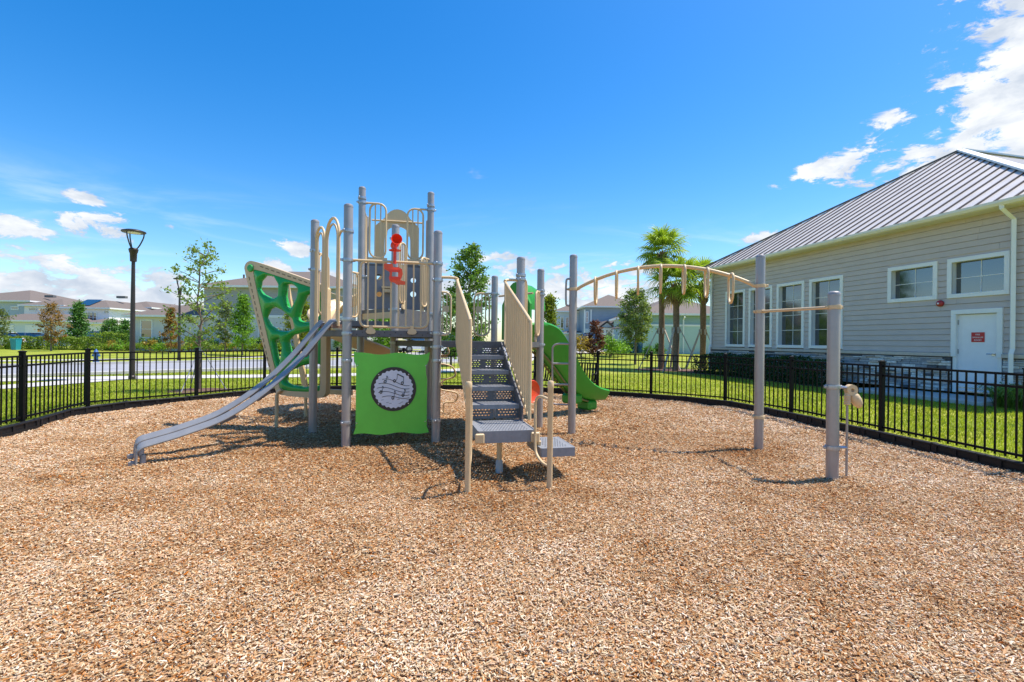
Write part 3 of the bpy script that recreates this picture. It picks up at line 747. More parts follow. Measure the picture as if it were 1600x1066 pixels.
# climbing wall under the upper deck, landing kick plates
def wall_panel(p0, p1, z0, z1, m, holes=(), th=.025, name='climbing_wall'):
    A_, B_ = W(*p0), W(*p1); L_ = (B_ - A_).length; d = (B_ - A_) / L_; n = d.cross(UP)
    hs = [[(a + r * math.cos(2 * math.pi * k / 14), b_ + r * math.sin(2 * math.pi * k / 14)) for k in range(14)] for a, b_, r in holes]
    mb = MB(); mb.prism([(0, z0), (L_, z0), (L_, z1), (0, z1)], lambda a, b_, e: A_ + d * a + UP * b_ + n * e, -th / 2, th / 2, hs); return mb.build(name, m, PS)
w_ = wall_panel(*off(pD, pE, .08, SD - .08), 2.06, 2.86, M_WALLGREY, [(.23, 2.66, .055), (.86, 2.62, .05), (.86, 2.36, .055), (.24, 2.34, .05)])
for a_, b_2 in ((.10, .46), (SD - .46, SD - .10)): mb = MB(); mb.box(W((a_ + b_2) / 2, 2 * HT - .01, 2.965), (b_2 - a_, .03, .10), TH); mb.build('kick_board', M_CREAM, PS)
mb = MB(); mb.box(W(.52, 2 * HT - .09, 2.46), (.30, .14, .035), TH); mb.box(W(.52, 2 * HT - .09, 2.40), (.26, .12, .06), TH); mb.build('foothold', M_CREAM, w_)
for (a, b_, m_) in ((pD, pF, M_CREAM), (pF, pE, M_DECK)):
    wall_panel(*off(a, b_, .09, SD - .09), 1.86 if m_ is M_CREAM else 1.53, 1.965, m_, name='riser_panel')
wall_panel(*off(pC, pF, .09, SD - .09), 1.52, 1.56, M_DECK, name='riser_panel')

# slide-entry hoops on the A-B side
def hoop(p0, p1, zb, zt, r=.022):
    A_, B_ = W(*p0), W(*p1); c = (A_ + B_) / 2; hw = (B_ - A_).length / 2; d = (B_ - A_).normalized()
    P = [A_ + UP * zb] + [c - d * hw * math.cos(math.pi * k / 10) + UP * (zt - hw * 1.25 + hw * 1.25 * math.sin(math.pi * k / 10)) for k in range(11)] + [B_ + UP * zb]
    return P
for (a, b_, zt, arm_) in ((.06, .40, 3.24, None), (.46, .94, 3.30, 3.07)):
    q = off(pA, pB, a, b_); q2 = off(pA, pB, a + .055, b_ - .055)
    mb = MB(); mb.tube(hoop(q[0], q[1], Z1 + .06, zt), .021, 9); mb.tube(hoop(q2[0], q2[1], Z1 + .06, zt - .09), .016, 8)
    if arm_: mb.tube([W(*q[1], 3.0), W(*off(pA, pB, 1.0, 1.1)[0], 3.05), W(*off(pA, pB, 1.2, 1.22)[0], 3.07)], .019, 8)
    mb.build('entry_hoop', M_BEIGE, PS, 60)

# twin slide rails down to the left
SDIR = Vector((-.7714, -.6363, 0)).normalized(); SSIDE = Vector((-SDIR.y, SDIR.x, 0)); S0 = (W(*pA) + W(*pB)) / 2
prof = [(-.06, 1.765), (.02, 1.765), (.10, 1.70), (.475, 1.23), (.91, .805), (1.38, .488), (1.82, .332), (2.10, .26), (2.23, .225), (2.275, .16), (2.285, .06), (2.285, -.06)]
for s in (-1, 1):
    P = smoothpath([tuple(S0 + SDIR * a + SSIDE * s * .225 + UP * z) for a, z in prof], 5)
    mb = MB(); TS = SSIDE * math.cos(R(15)) - UP * math.sin(R(15))
    mb.band(P[:-12], TS, .14, .026); mb.band(P[-13:], SSIDE, .12, .026)
    r_ = mb.build('slide_rail', M_RAIL, PS)
    mb = MB()
    for e in (-1, 1):
        Q = [Vector(p) + (TS if i_ < len(P) - 12 else SSIDE) * e * (.068 if i_ < len(P) - 12 else .058) for i_, p in enumerate(P)]; mb.tube(Q, .0135, 8)
    mb.build('rail_edge', M_RAIL, r_, 60)
    for t in (.36, .95, 1.36):
        z = np.interp(t, [p[0] for p in prof], [p[1] for p in prof]); c = S0 + SDIR * t + SSIDE * s * .225 + UP * (z - .045)
        sl_ = -math.atan2(np.interp(t + .1, [p[0] for p in prof], [p[1] for p in prof]) - z, .1)
        M4 = Matrix.Translation(c) @ Matrix((SDIR, SSIDE, UP)).transposed().to_4x4() @ Matrix.Rotation(sl_, 4, 'Y')
        mb = MB(); mb.box((0, 0, 0), (.20, .105, .05), M=M4, bev=.012); mb.build('rail_joint', M_DECK, r_)
    mb = MB(); e = S0 + SDIR * 2.27 + SSIDE * s * .225; mb.lathe([(.032, -.08), (.032, .10), (.02, .12), (0, .125)], e - SDIR * .05, 12); mb.box(e + SDIR * .05 + UP * .02, (.07, .05, .07), TH, bev=.01)
    mb.build('rail_foot', M_WOOD, r_, 40)
mb = MB(); mb.band([S0 + SDIR * .0 - SSIDE * .3 + UP * 1.69, S0 + SSIDE * .3 + UP * 1.69], SDIR, .16, .05); mb.build('rail_bracket', mat('rusty_bracket', (.22, .13, .09), .7, var=.3), PS)

# green web climber on the A-D side: frame plate with a moulded web
CD_ = (CU * -math.cos(R(30)) - SU * .5, SU * -math.cos(R(30)) + CU * .5); CDIR = Vector((CD_[0], CD_[1], 0)).normalized()
Q1 = W(*off(pA, pD, .30, 1)[0]); Q1 = Vector((Q1.x, Q1.y, 0)); CN = UP.cross(CDIR)
def cl_pt(zx, zy):
    """zoomed-crop coords (380..520 x 400..660 at 4.1x) -> (k along panel, height)"""
    px, py = UNROLL(380 + zx / 4.1, 400 + zy / 4.1); b = (px - 800) / FPX
    k = (Q1.x - b * Q1.y) / (b * CDIR.y - CDIR.x); Z = Q1.y + CDIR.y * k
    return k, CAMZ + (533 - py) / FPX * Z
def cl_w(a, b_, e): return Q1 + CDIR * a + UP * b_ + CN * e
def chaikin(p, n=2):
    for _ in range(n):
        q = []
        for i in range(len(p)):
            a, b_ = np.array(p[i]), np.array(p[(i + 1) % len(p)]); q += [tuple(.75 * a + .25 * b_), tuple(.25 * a + .75 * b_)]
        p = q
    return p
fo = chaikin([cl_pt(*p) for p in ((22, 95), (26, 60), (45, 38), (80, 32), (430, 155), (548, 198), (548, 240), (546, 860), (535, 895), (505, 913), (250, 893), (215, 862))], 2)
fi = chaikin([cl_pt(*p) for p in ((72, 100), (90, 84), (430, 196), (510, 224), (512, 250), (510, 850), (494, 872), (258, 862), (244, 838))], 2)
mb = MB(); mb.prism(fo, cl_w, -.055, .055, [fi]); CF = mb.build('climber_frame', M_CREAM, PS, 30)
mb = MB()
for (a0, b0), (a1, b1), n in (((52, 130), (205, 800), 17), ((120, 68), (470, 190), 10)):   # rim slots as flat strips, the shade inside them painted brown
    for k in range(n):
        t0, t1 = (k + .12) / n, (k + .72) / n
        p0 = cl_pt(a0 + (a1 - a0) * t0, b0 + (b1 - b0) * t0); p1 = cl_pt(a0 + (a1 - a0) * t1, b0 + (b1 - b0) * t1)
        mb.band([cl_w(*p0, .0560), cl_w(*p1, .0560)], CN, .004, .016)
mb.build('rim_slot_shade', mat('slot_shadow_plastic', (.20, .135, .075), .6), CF)['kind'] = 'stuff'
k_, z_ = cl_pt(65, 82); M4 = Matrix((CDIR, UP, CN)).transposed().to_4x4(); M4.translation = cl_w(k_, z_, .05)
mb = MB(); mb.lathe([(.065, 0), (.065, .02), (.055, .032), (0, .036)], M=M4, seg=18); mb.build('boss', M_GREEN, CF, 40)
holes = [[(120, 165), (150, 132), (200, 140), (232, 190), (230, 250), (195, 270), (140, 240), (116, 210)],
         [(283, 188), (325, 190), (358, 220), (350, 265), (318, 330), (295, 320), (277, 260), (279, 205)],
         [(160, 395), (178, 350), (215, 336), (260, 358), (320, 410), (332, 455), (295, 476), (230, 470), (185, 440)],
         [(362, 392), (378, 330), (405, 268), (440, 246), (482, 300), (488, 380), (440, 415), (400, 418), (370, 402)],
         [(298, 548), (330, 512), (390, 498), (470, 480), (488, 520), (470, 600), (380, 640), (315, 612)],
         [(206, 548), (245, 536), (258, 590), (252, 640), (240, 690), (222, 640)],
         [(282, 792), (300, 745), (370, 712), (440, 696), (490, 700), (490, 822), (400, 832), (330, 822), (294, 806)]]
holes = [np.array([cl_pt(*(np.array(p) + (np.array(p) - np.mean(h, 0)) * .10)) for p in h]) for h in holes]; FI = np.array(fi)
def segd(px, py, poly):
    d = np.full(px.shape, 9.0)
    for i in range(len(poly)):
        a, b_ = poly[i], poly[(i + 1) % len(poly)]; e = b_ - a; t = np.clip(((px - a[0]) * e[0] + (py - a[1]) * e[1]) / (e.dot(e) + 1e-12), 0, 1)
        d = np.minimum(d, np.hypot(px - a[0] - e[0] * t, py - a[1] - e[1] * t))
    return d
st = .014; ka = np.arange(FI[:, 0].min() - .03, FI[:, 0].max() + .03, st); za = np.arange(FI[:, 1].min() - .03, FI[:, 1].max() + .03, st)
KK, VV = np.meshgrid(ka, za); dh = np.full(KK.shape, 9.0); inn = inside(KK, VV, [tuple(p) for p in FI])
for h in holes:
    d = segd(KK, VV, h); ih = inside(KK, VV, [tuple(p) for p in h]); dh = np.minimum(dh, np.where(ih, -d, d))
edge = segd(KK, VV, FI); msk = (inn | (edge < st * 1.5)) & (dh > -st * .8)
tt = np.clip(dh, 0, .10); th_ = .012 + .10 * np.sqrt(np.clip(1 - (1 - tt / .10) ** 2, 0, 1))
th_ = np.minimum(th_, .05 + .4 * np.clip(edge, 0, .2))
nx = len(ka); ny = len(za); ix = np.arange(nx * ny).reshape(ny, nx)
cell = msk[:-1, :-1] & msk[1:, :-1] & msk[:-1, 1:] & msk[1:, 1:]
qf = np.stack([ix[:-1, :-1], ix[:-1, 1:], ix[1:, 1:], ix[1:, :-1]], -1)[cell]
base = np.array(Q1 - ORG[PS.name]); P0 = base + KK[..., None] * np.array(CDIR) + VV[..., None] * np.array(UP)
n3 = np.array(CN); Vf = (P0 + th_[..., None] * n3).reshape(-1, 3); Vb = (P0 - th_[..., None] * n3).reshape(-1, 3)
Fq = [qf, qf[:, ::-1] + nx * ny]
c = np.pad(cell, 1)
for (dy, dx, a, b_) in ((0, -1, (0, 0), (1, 0)), (0, 1, (1, 1), (0, 1)), (-1, 0, (0, 1), (0, 0)), (1, 0, (1, 0), (1, 1))):
    e = c[1:-1, 1:-1] & ~c[1 + dy:c.shape[0] - 1 + dy, 1 + dx:c.shape[1] - 1 + dx]
    ia = ix[a[0]:ny - 1 + a[0], a[1]:nx - 1 + a[1]][e]; ib = ix[b_[0]:ny - 1 + b_[0], b_[1]:nx - 1 + b_[1]][e]
    Fq.append(np.stack([ia, ib, ib + nx * ny, ia + nx * ny], -1))
F_ = np.concatenate(Fq); V_ = np.concatenate([Vf, Vb]); used = np.unique(F_); rm = np.zeros(len(V_), int); rm[used] = np.arange(len(used))
me = np_mesh('climber_web', V_[used], rm[F_], M_GREEN); me.polygons.foreach_set('use_smooth', [True] * len(me.polygons))
import bmesh
bm = bmesh.new(); bm.from_mesh(me)
for _ in range(4): bmesh.ops.smooth_vert(bm, verts=bm.verts, factor=.5, use_axis_x=True, use_axis_y=True, use_axis_z=True)
bmesh.ops.recalc_face_normals(bm, faces=bm.faces); bm.to_mesh(me); bm.free()
_link(bpy.data.objects.new('climber_web', me), PS)
# legs, far side rail of the climber
k_, z_ = cl_pt(240, 860)
mb = MB(); p = cl_w(k_, 0, .085); mb.tube([p + UP * -.06, p + UP * (z_ - .08), p + UP * (z_ - .02) + CDIR * -.03, p + UP * (z_ + .02) + CDIR * -.10], .030, 10); mb.build('climber_leg', M_BEIGE, PS, 50)
QD = W(*off(pD, pA, .10, .2)[0]); QD = Vector((QD.x, QD.y, 0))
k0, z0 = cl_pt(120, 320); P = [QD + CDIR * 1.62 + UP * 2.62, QD + CDIR * 1.12 + UP * .52]
mb = MB(); mb.band(P, CN, .05, .10); mb.band([P[0], QD + CDIR * .2 + UP * 2.2], CN, .05, .09); mb.band([P[1], QD + CDIR * .1 + UP * .52], CN, .05, .09); mb.build('far_side_rail', M_CREAM, PS)
mb = MB(); mb.tube([P[1] - UP * .58, P[1] + UP * .02], .030, 10); mb.build('climber_leg', M_BEIGE, PS, 50)
mb = MB()
for a in np.linspace(.2, 1.2, 6): pass
# music panel under the front deck
pz0, pz1 = .16, 1.30; pu0, pu1 = .10, SD - .10
out = []
n = 28
for k in range(n + 1): t = k / n; out.append((pu0 + (pu1 - pu0) * t, pz1 + .014 * math.sin(t * math.pi * 4 + .6) + (.02 if t < .02 or t > .98 else 0)))
for k in range(1, 12):
    t = k / 12; out.append((pu1 - .022 * math.sin(math.pi * min(1, t * 3)) * (t < .34) - .035 * (.15 < t < .93), pz1 + (pz0 - pz1) * t))
for k in range(n + 1): t = 1 - k / n; out.append((pu0 + (pu1 - pu0) * t, pz0 + .014 * math.sin(t * math.pi * 4 + .2)))
for k in range(1, 12):
    t = 1 - k / 12; out.append((pu0 + .030 * (.15 < t < .93), pz1 + (pz0 - pz1) * t))
PN = .02
def pw(a, b_, e): return W(a, -PN - e, b_)
mb = MB(); mb.prism(out, pw, -.010, .010); MP = mb.build('music_panel', M_PANEL, PS)
cu, cz, cr = .645, .795, .315
def circ(r, n=48, wob=0, kk=0): return [(cu + (r + wob * math.cos(kk * 2 * math.pi * k / n)) * math.cos(2 * math.pi * k / n), cz + (r + wob * math.cos(kk * 2 * math.pi * k / n)) * math.sin(2 * math.pi * k / n)) for k in range(n)]
mb = MB(); mb.prism(circ(cr), pw, .0105, .020); mb.build('disc_rim', M_DARKRIM, MP)
mb = MB(); mb.prism(circ(cr - .047, 180, .008, 26), pw, .0205, .025); mb.build('disc_face', M_DISC, MP)
mb = MB()
for k in range(4): a = R(45 + 90 * k); M4 = Matrix((UD, UP, -VD)).transposed().to_4x4(); M4.translation = pw(cu + (cr - .022) * math.cos(a), cz + (cr - .022) * math.sin(a), .020); mb.lathe([(.010, 0), (.008, .005), (0, .006)], M=M4, seg=8)
for sx in (pu0 + .045, pu1 - .055):
    for sz in (pz0 + .16, pz1 - .17): M4 = Matrix((UD, UP, -VD)).transposed().to_4x4(); M4.translation = pw(sx, sz, .010); mb.lathe([(.010, 0), (.008, .005), (0, .006)], M=M4, seg=8)
mb.build('bolt', M_CHROME, MP)
def ink(pts, w): mb.band([pw(a, b_, .0265) for a, b_ in pts], VD, .002, w)
for i in range(5):
    mb = MB(); P = []
    for k in range(25):
        t = k / 24; x0 = -.20 + .02 * abs(i - 2) - (.03 if i in (1, 2, 3) else 0); x1 = .22
        a = cu + x0 + (x1 - x0) * t; b_ = cz + .135 - i * .062 + .030 * math.sin(t * math.pi * 1.6 + .5) * (1 if i < 4 else .8) - .055 * t * (1 - i / 3.2) - .01
        P.append((a, b_))
    mb.band([pw(a, b_, .0265) for a, b_ in P], -VD, .002, .0075); mb.build('stave_line', M_INK, MP)
def note(a, b_, stem, flag=0, beam=None):
    mb = MB(); ring = lambda r: [(a + r * math.cos(2 * math.pi * k / 14) * 1.0, b_ + r * 1.25 * math.sin(2 * math.pi * k / 14)) for k in range(14)]
    mb.prism(ring(.020), pw, .0275, .0290, [ring(.0095)])
    if stem: mb.band([pw(a + .018, b_, .0282), pw(a + .020, b_ + stem, .0282)], -VD, .0015, .006)
    if flag: mb.band([pw(a + .020, b_ + stem, .0282), pw(a + .034, b_ + stem - .012, .0282), pw(a + .040, b_ + stem - .035, .0282)], -VD, .0015, .008)
    if beam: mb.band([pw(a + .020, b_ + stem, .0282), pw(beam[0], beam[1], .0282)], -VD, .0015, .014)
    mb.build('note', M_INK, MP)
note(cu - .12, cz + .105, .085, 1); note(cu + .01, cz + .118, .0, 0); note(cu + .118, cz + .085, .085, 0, (cu + .05, cz + .215)); note(cu - .175, cz - .04, .085, 1)
note(cu - .01, cz - .125, .10, 1); note(cu + .13, cz - .088, .085, 1)
mb = MB(); mb.band([pw(cu + .05, cz + .215, .0282), pw(cu + .045, cz + .15, .0282), pw(cu + .03, cz + .12, .0282)], -VD, .0015, .006); mb.build('note', M_INK, MP)
mb = MB()
for a, b_ in ((-.10, -.19), (.10, -.19), (-.06, -.205), (.07, -.205), (-.17, -.155), (.18, -.155), (.05, -.15)): mb.band([pw(cu + a, cz + b_, .0268), pw(cu + a + .035, cz + b_ + .006, .0268)], -VD, .0015, .006)
mb.build('print_mark', mat('grey_ink', (.16, .16, .16), .5), MP)

# red periscope on the front rail
def periscope():
    u, z = .64, 2.645; v = -.05
    def gear(r0, r1, n_): return [(u + .0 + (r0 if (k // 2) % 2 else r1) * math.cos(2 * math.pi * k / n_), 2.41 + (r0 if (k // 2) % 2 else r1) * math.sin(2 * math.pi * k / n_)) for k in range(n_)]
    body = [(u - .15, 2.55), (u - .14, 2.575), (u - .03, 2.575), (u - .02, 2.53), (u + .06, 2.53), (u + .105, 2.50), (u + .115, 2.43), (u + .09, 2.37), (u + .085, 2.345), (u + .15, 2.33), (u + .145, 2.285), (u + .03, 2.285), (u + .0, 2.31), (u - .06, 2.325), (u - .075, 2.36), (u - .065, 2.46), (u - .14, 2.50)]
    hole = [(u - .035, 2.36), (u + .05, 2.36), (u + .055, 2.49), (u - .035, 2.49)]
    mb = MB(); mb.prism(body, lambda a, b_, e: W(a, v - e, b_), -.01, .03, [hole]); g = mb.build('periscope', M_ORANGE, PS)
    for zb in (2.375, 2.475):
        mb = MB(); mb.prism([(u - .075, zb - .018), (u + .075, zb - .018), (u + .075, zb + .018), (u - .075, zb + .018)], lambda a, b_, e: W(a, v - e, b_), .032, .05); mb.build('bracket', M_RED, g)
    mb = MB(); mb.lathe([(.022, 2.58), (.022, 2.76), (.085, 2.765), (.09, 2.775), (.03, 2.79), (.028, 2.85)], W(u, v), 14); mb.build('stem', M_RED, g, 40)
    ax = (-VD + UD * .10 + UP * .16).normalized(); sd = ax.cross(UP).normalized(); M4 = Matrix((sd, ax.cross(sd), ax)).transposed().to_4x4(); M4.translation = W(u + .005, v + .10, 2.88)
    mb = MB(); mb.lathe([(.03, -.05), (.05, 0), (.055, .10), (.052, .14), (.072, .20), (.078, .215), (.070, .214), (.045, .15), (.0, .12)], M=M4, seg=20); mb.build('eyepiece', M_RED, g, 40)
    mb = MB(); M4.translation = W(u - .02, v + .06, 2.85); mb.lathe([(.0, -.05), (.045, -.02), (.045, .04), (.0, .06)], M=M4, seg=12); mb.build('elbow', M_ORANGE, g, 40)
periscope()
# beige hood over the upper slide entry
def hood(root_name, p0, p1, z0, zspring, zarch, m, mid, hw, depth, bar_z, out_dir, cap=True, wl=.17):
    A_, B_ = W(*p0), W(*p1); L_ = (B_ - A_).length; d = (B_ - A_).normalized(); c = (A_ + B_) / 2; n = Vector(out_dir)
    outer_ = [(-hw - wl, z0), (-hw - wl, zspring)] + [(-(hw + .02) * math.cos(math.pi * k / 12), zspring + (zarch - zspring) * math.sin(math.pi * k / 12)) for k in range(2, 11)] + [(hw + wl, zspring), (hw + wl, z0)]
    inner = [(hw, z0), (hw * .96, zspring - .25)] + [(hw * .9 * math.cos(math.pi * k / 10), zspring - .25 + (zarch - zspring + .05) * .62 * math.sin(math.pi * k / 10) ** .7) for k in range(1, 10)] + [(-hw * .96, zspring - .25), (-hw, z0)]
    mb = MB(); mb.prism(outer_ + inner, lambda a, b_, e: c + d * a + UP * b_ + n * e, -.02, .03); h = mb.build('slide_hood', m, PS)
    # the vault behind the arch
    mb = MB(); vs = []
    for e, s in ((.0, 1.0), (depth * .6, .96), (depth, .8)):
        for k in range(13): t = math.pi * k / 12; vs.append(c + d * (-(hw + .015) * s * math.cos(t)) + UP * (zspring - .1 + (zarch - zspring + .085) * s * math.sin(t)) + n * e)
    mb.add(vs, [(r * 13 + k, r * 13 + k + 1, r * 13 + 14 + k, r * 13 + 13 + k) for r in range(2) for k in range(12)]); vt = mb.build('hood_vault', m, h, 60)
    mb = MB(); mb.tube([c - d * (hw + wl + .08) + UP * bar_z - n * .03, c + d * (hw + wl + .08) + UP * bar_z - n * .03], .019, 8); mb.build('sit_bar', M_BEIGE, h, 50)
    return h
hood('hood', (0, 3 * HT), (SD, 3 * HT), 3.03, 3.86, 4.22, M_CREAM, None, .27, .5, 3.96, VD)
gi = (W(*pI) - W(*pG)).normalized(); gout = Vector((CU * math.cos(R(30)) - SU * .5, SU * math.cos(R(30)) + CU * .5, 0)).normalized()
hood('hood', pG, pI, 1.52, 2.18, 2.60, M_GSLIDE, None, .26, .55, 2.36, gout, wl=.12)

def chute(path, side_fn, w, hfn, m, name, th=.03, parent=None, tops=None):
    """open slide chute: U section swept along a path of (point, up-edge height)"""
    n = len(path); prof = []
    mb = MB(); vs = []
    K = 9
    for i, p in enumerate(path):
        p = Vector(p); s = side_fn(i); h = hfn(i)
        sec = []
        for k in range(K):                       # inner surface from left rim to right rim
            t = -1 + 2 * k / (K - 1); a = abs(t)
            zz = h * max(0, (a - .42) / .58) ** 1.6
            sec.append((t * w / 2, zz))
        rim = [(w / 2 + .035, h + .012), (w / 2 + .06, h - .02)]
        und = [(t * (w / 2 + .045), max(zz - th - .01, -th)) for t, zz in [(1 - 2 * k / 6, h * max(0, (abs(1 - 2 * k / 6) - .42) / .58) ** 1.6 - .03) for k in range(7)]]
        rim2 = [(-w / 2 - .06, h - .02), (-w / 2 - .035, h + .012)]
        full = sec + rim + und + rim2
        for a, z in full: vs.append(p + s * a + UP * z)
    m_ = len(full)
    fs = [(i * m_ + k, i * m_ + (k + 1) % m_, (i + 1) * m_ + (k + 1) % m_, (i + 1) * m_ + k) for i in range(n - 1) for k in range(m_)]
    fs.append(tuple(range(m_))); fs.append(tuple((n - 1) * m_ + k for k in range(m_ - 1, -1, -1)))
    mb.add(vs, fs); return mb.build(name, m, parent or PS, 55)
# green slide from the G-I side
g0 = (W(*pG) + W(*pI)) / 2; gs = -gi
bed = [(-.02, 1.47), (.25, 1.47), (.55, 1.36), (.9, 1.08), (1.3, .70), (1.65, .43), (1.95, .31), (2.25, .27), (2.50, .265)]
top = [(-.02, 1.80), (.25, 1.84), (.55, 1.84), (.9, 1.72), (1.25, 1.36), (1.6, .92), (1.9, .66), (2.2, .53), (2.5, .46)]
bs = np.linspace(-.02, 2.5, 34); bz = [p[2] for p in smoothpath([(a, 0, z) for a, z in bed], 8)]; ba = [p[0] for p in smoothpath([(a, 0, z) for a, z in bed], 8)]
tz = [p[2] for p in smoothpath([(a, 0, z) for a, z in top], 8)]; ta = [p[0] for p in smoothpath([(a, 0, z) for a, z in top], 8)]
bb = np.interp(bs, ba, bz); tp = np.interp(bs, ta, tz)
gsl = chute([g0 + gout * s + UP * z for s, z in zip(bs, bb)], lambda i: gs, .52, lambda i: tp[i] - bb[i], M_GSLIDE, 'green_slide')
for s in (1.62, 2.12):
    c_ = g0 + gout * s; mb = MB(); mb.box(c_ + UP * (np.interp(s, bs, bb) - .13), (.30, .36, .20), math.atan2(gout.y, gout.x), bev=.04); mb.build('slide_foot_block', M_GSLIDE, gsl)
    mb = MB(); mb.lathe([(.035, -.08), (.035, .22)], c_, 10); mb.build('slide_leg', M_BEIGE, gsl, 50)
mb = MB()
for s in (-.12, .12): mb.tube([g0 + gout * a + gs * s + UP * (np.interp(a, bs, bb) - .06) for a in np.linspace(.3, 2.0, 12)], .022, 7)
mb.build('slide_rib', mat('olive_rib', (.16, .17, .05), .5), gsl, 50)
# beige spiral slide behind the tower
sp_pts = [(.625, 3 * HT), (.625, 3 * HT + .15)]; cx_, cy_, rr = -.13, 3 * HT + .42, .755
for k in range(0, 25): a = 2 * math.pi * k / 24; sp_pts.append((cx_ + rr * math.cos(a), cy_ + rr * math.sin(a) + .0))
sp_pts += [(.625, cy_ + .35), (.60, cy_ + .8), (.58, cy_ + 1.15)]
ac = [0]
for a, b_ in zip(sp_pts[:-1], sp_pts[1:]): ac.append(ac[-1] + math.hypot(b_[0] - a[0], b_[1] - a[1]))
zz = np.interp(np.array(ac) / ac[-1], [0, .06, .2, .4, .6, .8, .93, 1], [2.92, 2.86, 2.50, 1.98, 1.42, .80, .36, .32])
pw_ = [W(a, b_, z) for (a, b_), z in zip(sp_pts, zz)]
def sp_side(i):
    d = pw_[min(i + 1, len(pw_) - 1)] - pw_[max(i - 1, 0)]; d.z = 0; d.normalize(); return Vector((-d.y, d.x, 0))
bsl = chute(pw_, sp_side, .50, lambda i: .24, M_CREAM, 'beige_spiral_slide')
mb = MB(); mb.lathe([(.05, -.08), (.05, 2.5), (.02, 2.52)], W(cx_, cy_), 12); mb.build('centre_post', M_POST, bsl, 40)
mb = MB()
for k in (8, 14, 20): mb.tube([W(cx_, cy_, zz[k] - .12), pw_[k] - UP * .08], .022, 7)
mb.build('slide_arm', M_POST, bsl, 40)
mb = MB(); mb.lathe([(.035, -.08), (.035, .30)], W(.58, cy_ + 1.0), 10); mb.build('slide_leg', M_BEIGE, bsl, 40)

# stairs
su0, su1 = 1.575, 2.185; tv = [-1.30, -.985, -.67, -.345]; tz_ = [.72, .91, 1.10, 1.29]
def perf(mb, P, X, Y, w, h, nx, ny, fill_x=.55, fill_y=.5, th=.012, border=.05, stagger=True):
    """plate with real slots: built from the strips between the slots"""
    Nn = X.cross(Y)
    def st_(a0, a1, b0, b1):
        c = P + X * (a0 + a1) / 2 + Y * (b0 + b1) / 2; M4 = Matrix((X, Y, Nn)).transposed().to_4x4(); M4.translation = c; mb.box((0, 0, 0), (a1 - a0, b1 - b0, th), M=M4)
    ph = (h - 2 * border) / ny; pw2 = (w - 2 * border) / nx
    st_(0, w, 0, border); st_(0, w, h - border, h)
    for j in range(ny):
        b0 = border + j * ph; s0 = b0 + ph * (1 - fill_y) / 2; s1 = s0 + ph * fill_y
        st_(0, w, b0, s0); st_(0, w, s1, b0 + ph)
        x = 0.0; sh = pw2 * .25 * (1 if (j % 2) else -1) if stagger else 0
        for i in range(nx):
            a0 = border + i * pw2 + pw2 * (1 - fill_x) / 2 + sh; st_(x, a0, s0, s1); x = a0 + pw2 * fill_x
        st_(x, w, s0, s1)
ST = None
for i, (v, z) in enumerate(zip(tv, tz_)):
    mb = MB(); perf(mb, W(su0, v, z - .008), UD, VD, su1 - su0, .34, 12, 6, .5, .4)
    mb.box(W((su0 + su1) / 2, v - .008, z - .028), (su1 - su0, .014, .055), TH)
    t_ = mb.build('stair_tread', M_TREAD, PS)
    mb = MB(); h = .135; v2 = v + .33
    for (a, b_) in ((su0, (su0 + su1) / 2 - .02), ((su0 + su1) / 2 + .02, su1)): perf(mb, W(a, v2, z + .0), UD, UP, b_ - a, .155, 6, 4, .62, .42, border=.022)
    mb.box(W((su0 + su1) / 2, v2, z + .07), (.05, .014, .14), TH); mb.build('stair_riser', M_DECK, PS)
mb = MB()
for u in (su0 - .012, su1 + .012):
    P = [W(u, -.02, ZH - .10), W(u, tv[0] - .10, .60)]; mb.band(P, UD, .016, .22)
mb.build('stringer', M_DECK, PS)
mb = MB()
for (a, b_) in ((su0, (su0 + su1) / 2 - .02), ((su0 + su1) / 2 + .02, su1)): perf(mb, W(a, tv[0] + .015, .545), UD, UP, b_ - a, .15, 6, 3, .62, .42, border=.024)
mb.build('stair_riser', M_DECK, PS)
# transfer platform and low step
mb = MB(); pv0, pv1 = -2.04, -1.30; perf(mb, W(su0, pv0, .53 - .008), UD, VD, su1 - su0, pv1 - pv0, 15, 13, .48, .42, stagger=True)
mb.box(W((su0 + su1) / 2, pv0 - .008, .472), (su1 - su0 + .016, .014, .128), TH)
for u in (su0 - .008, su1 + .008): mb.box(W(u, (pv0 + pv1) / 2, .472), (.014, pv1 - pv0, .128), TH)
plat = mb.build('transfer_platform', M_TREAD, PS)
mb = MB(); mb.lathe([(.030, -.10), (.030, .49)], W(1.87, -1.66), 12); mb.build('platform_leg', M_BEIGE, plat, 50)
mb = MB(); mb.lathe([(.042, -.10), (.042, .10), (.034, .13)], W(1.87, -1.66), 12); mb.build('footing', M_CONC, plat, 50)
mb = MB(); lv0, lv1, lu0, lu1 = -2.14, -1.56, 2.24, 2.60; perf(mb, W(lu0, lv0, .345), UD, VD, lu1 - lu0, lv1 - lv0, 9, 10, .48, .42)
mb.box(W((lu0 + lu1) / 2, lv0 - .008, .305), (lu1 - lu0 + .016, .014, .095), TH)
for u in (lu0 - .008, lu1 + .008): mb.box(W(u, (lv0 + lv1) / 2, .305), (.014, lv1 - lv0, .095), TH)
low = mb.build('low_step', M_TREAD, PS)
mb = MB(); mb.lathe([(.030, -.10), (.030, .33)], W(2.42, -1.85), 12); mb.build('step_leg', M_BEIGE, low, 50)
mb = MB(); mb.band([W(2.235, -1.62, .42), W(2.25, -2.0, .32)], UD, .03, .16); mb.build('step_bracket', M_BEIGE, low)
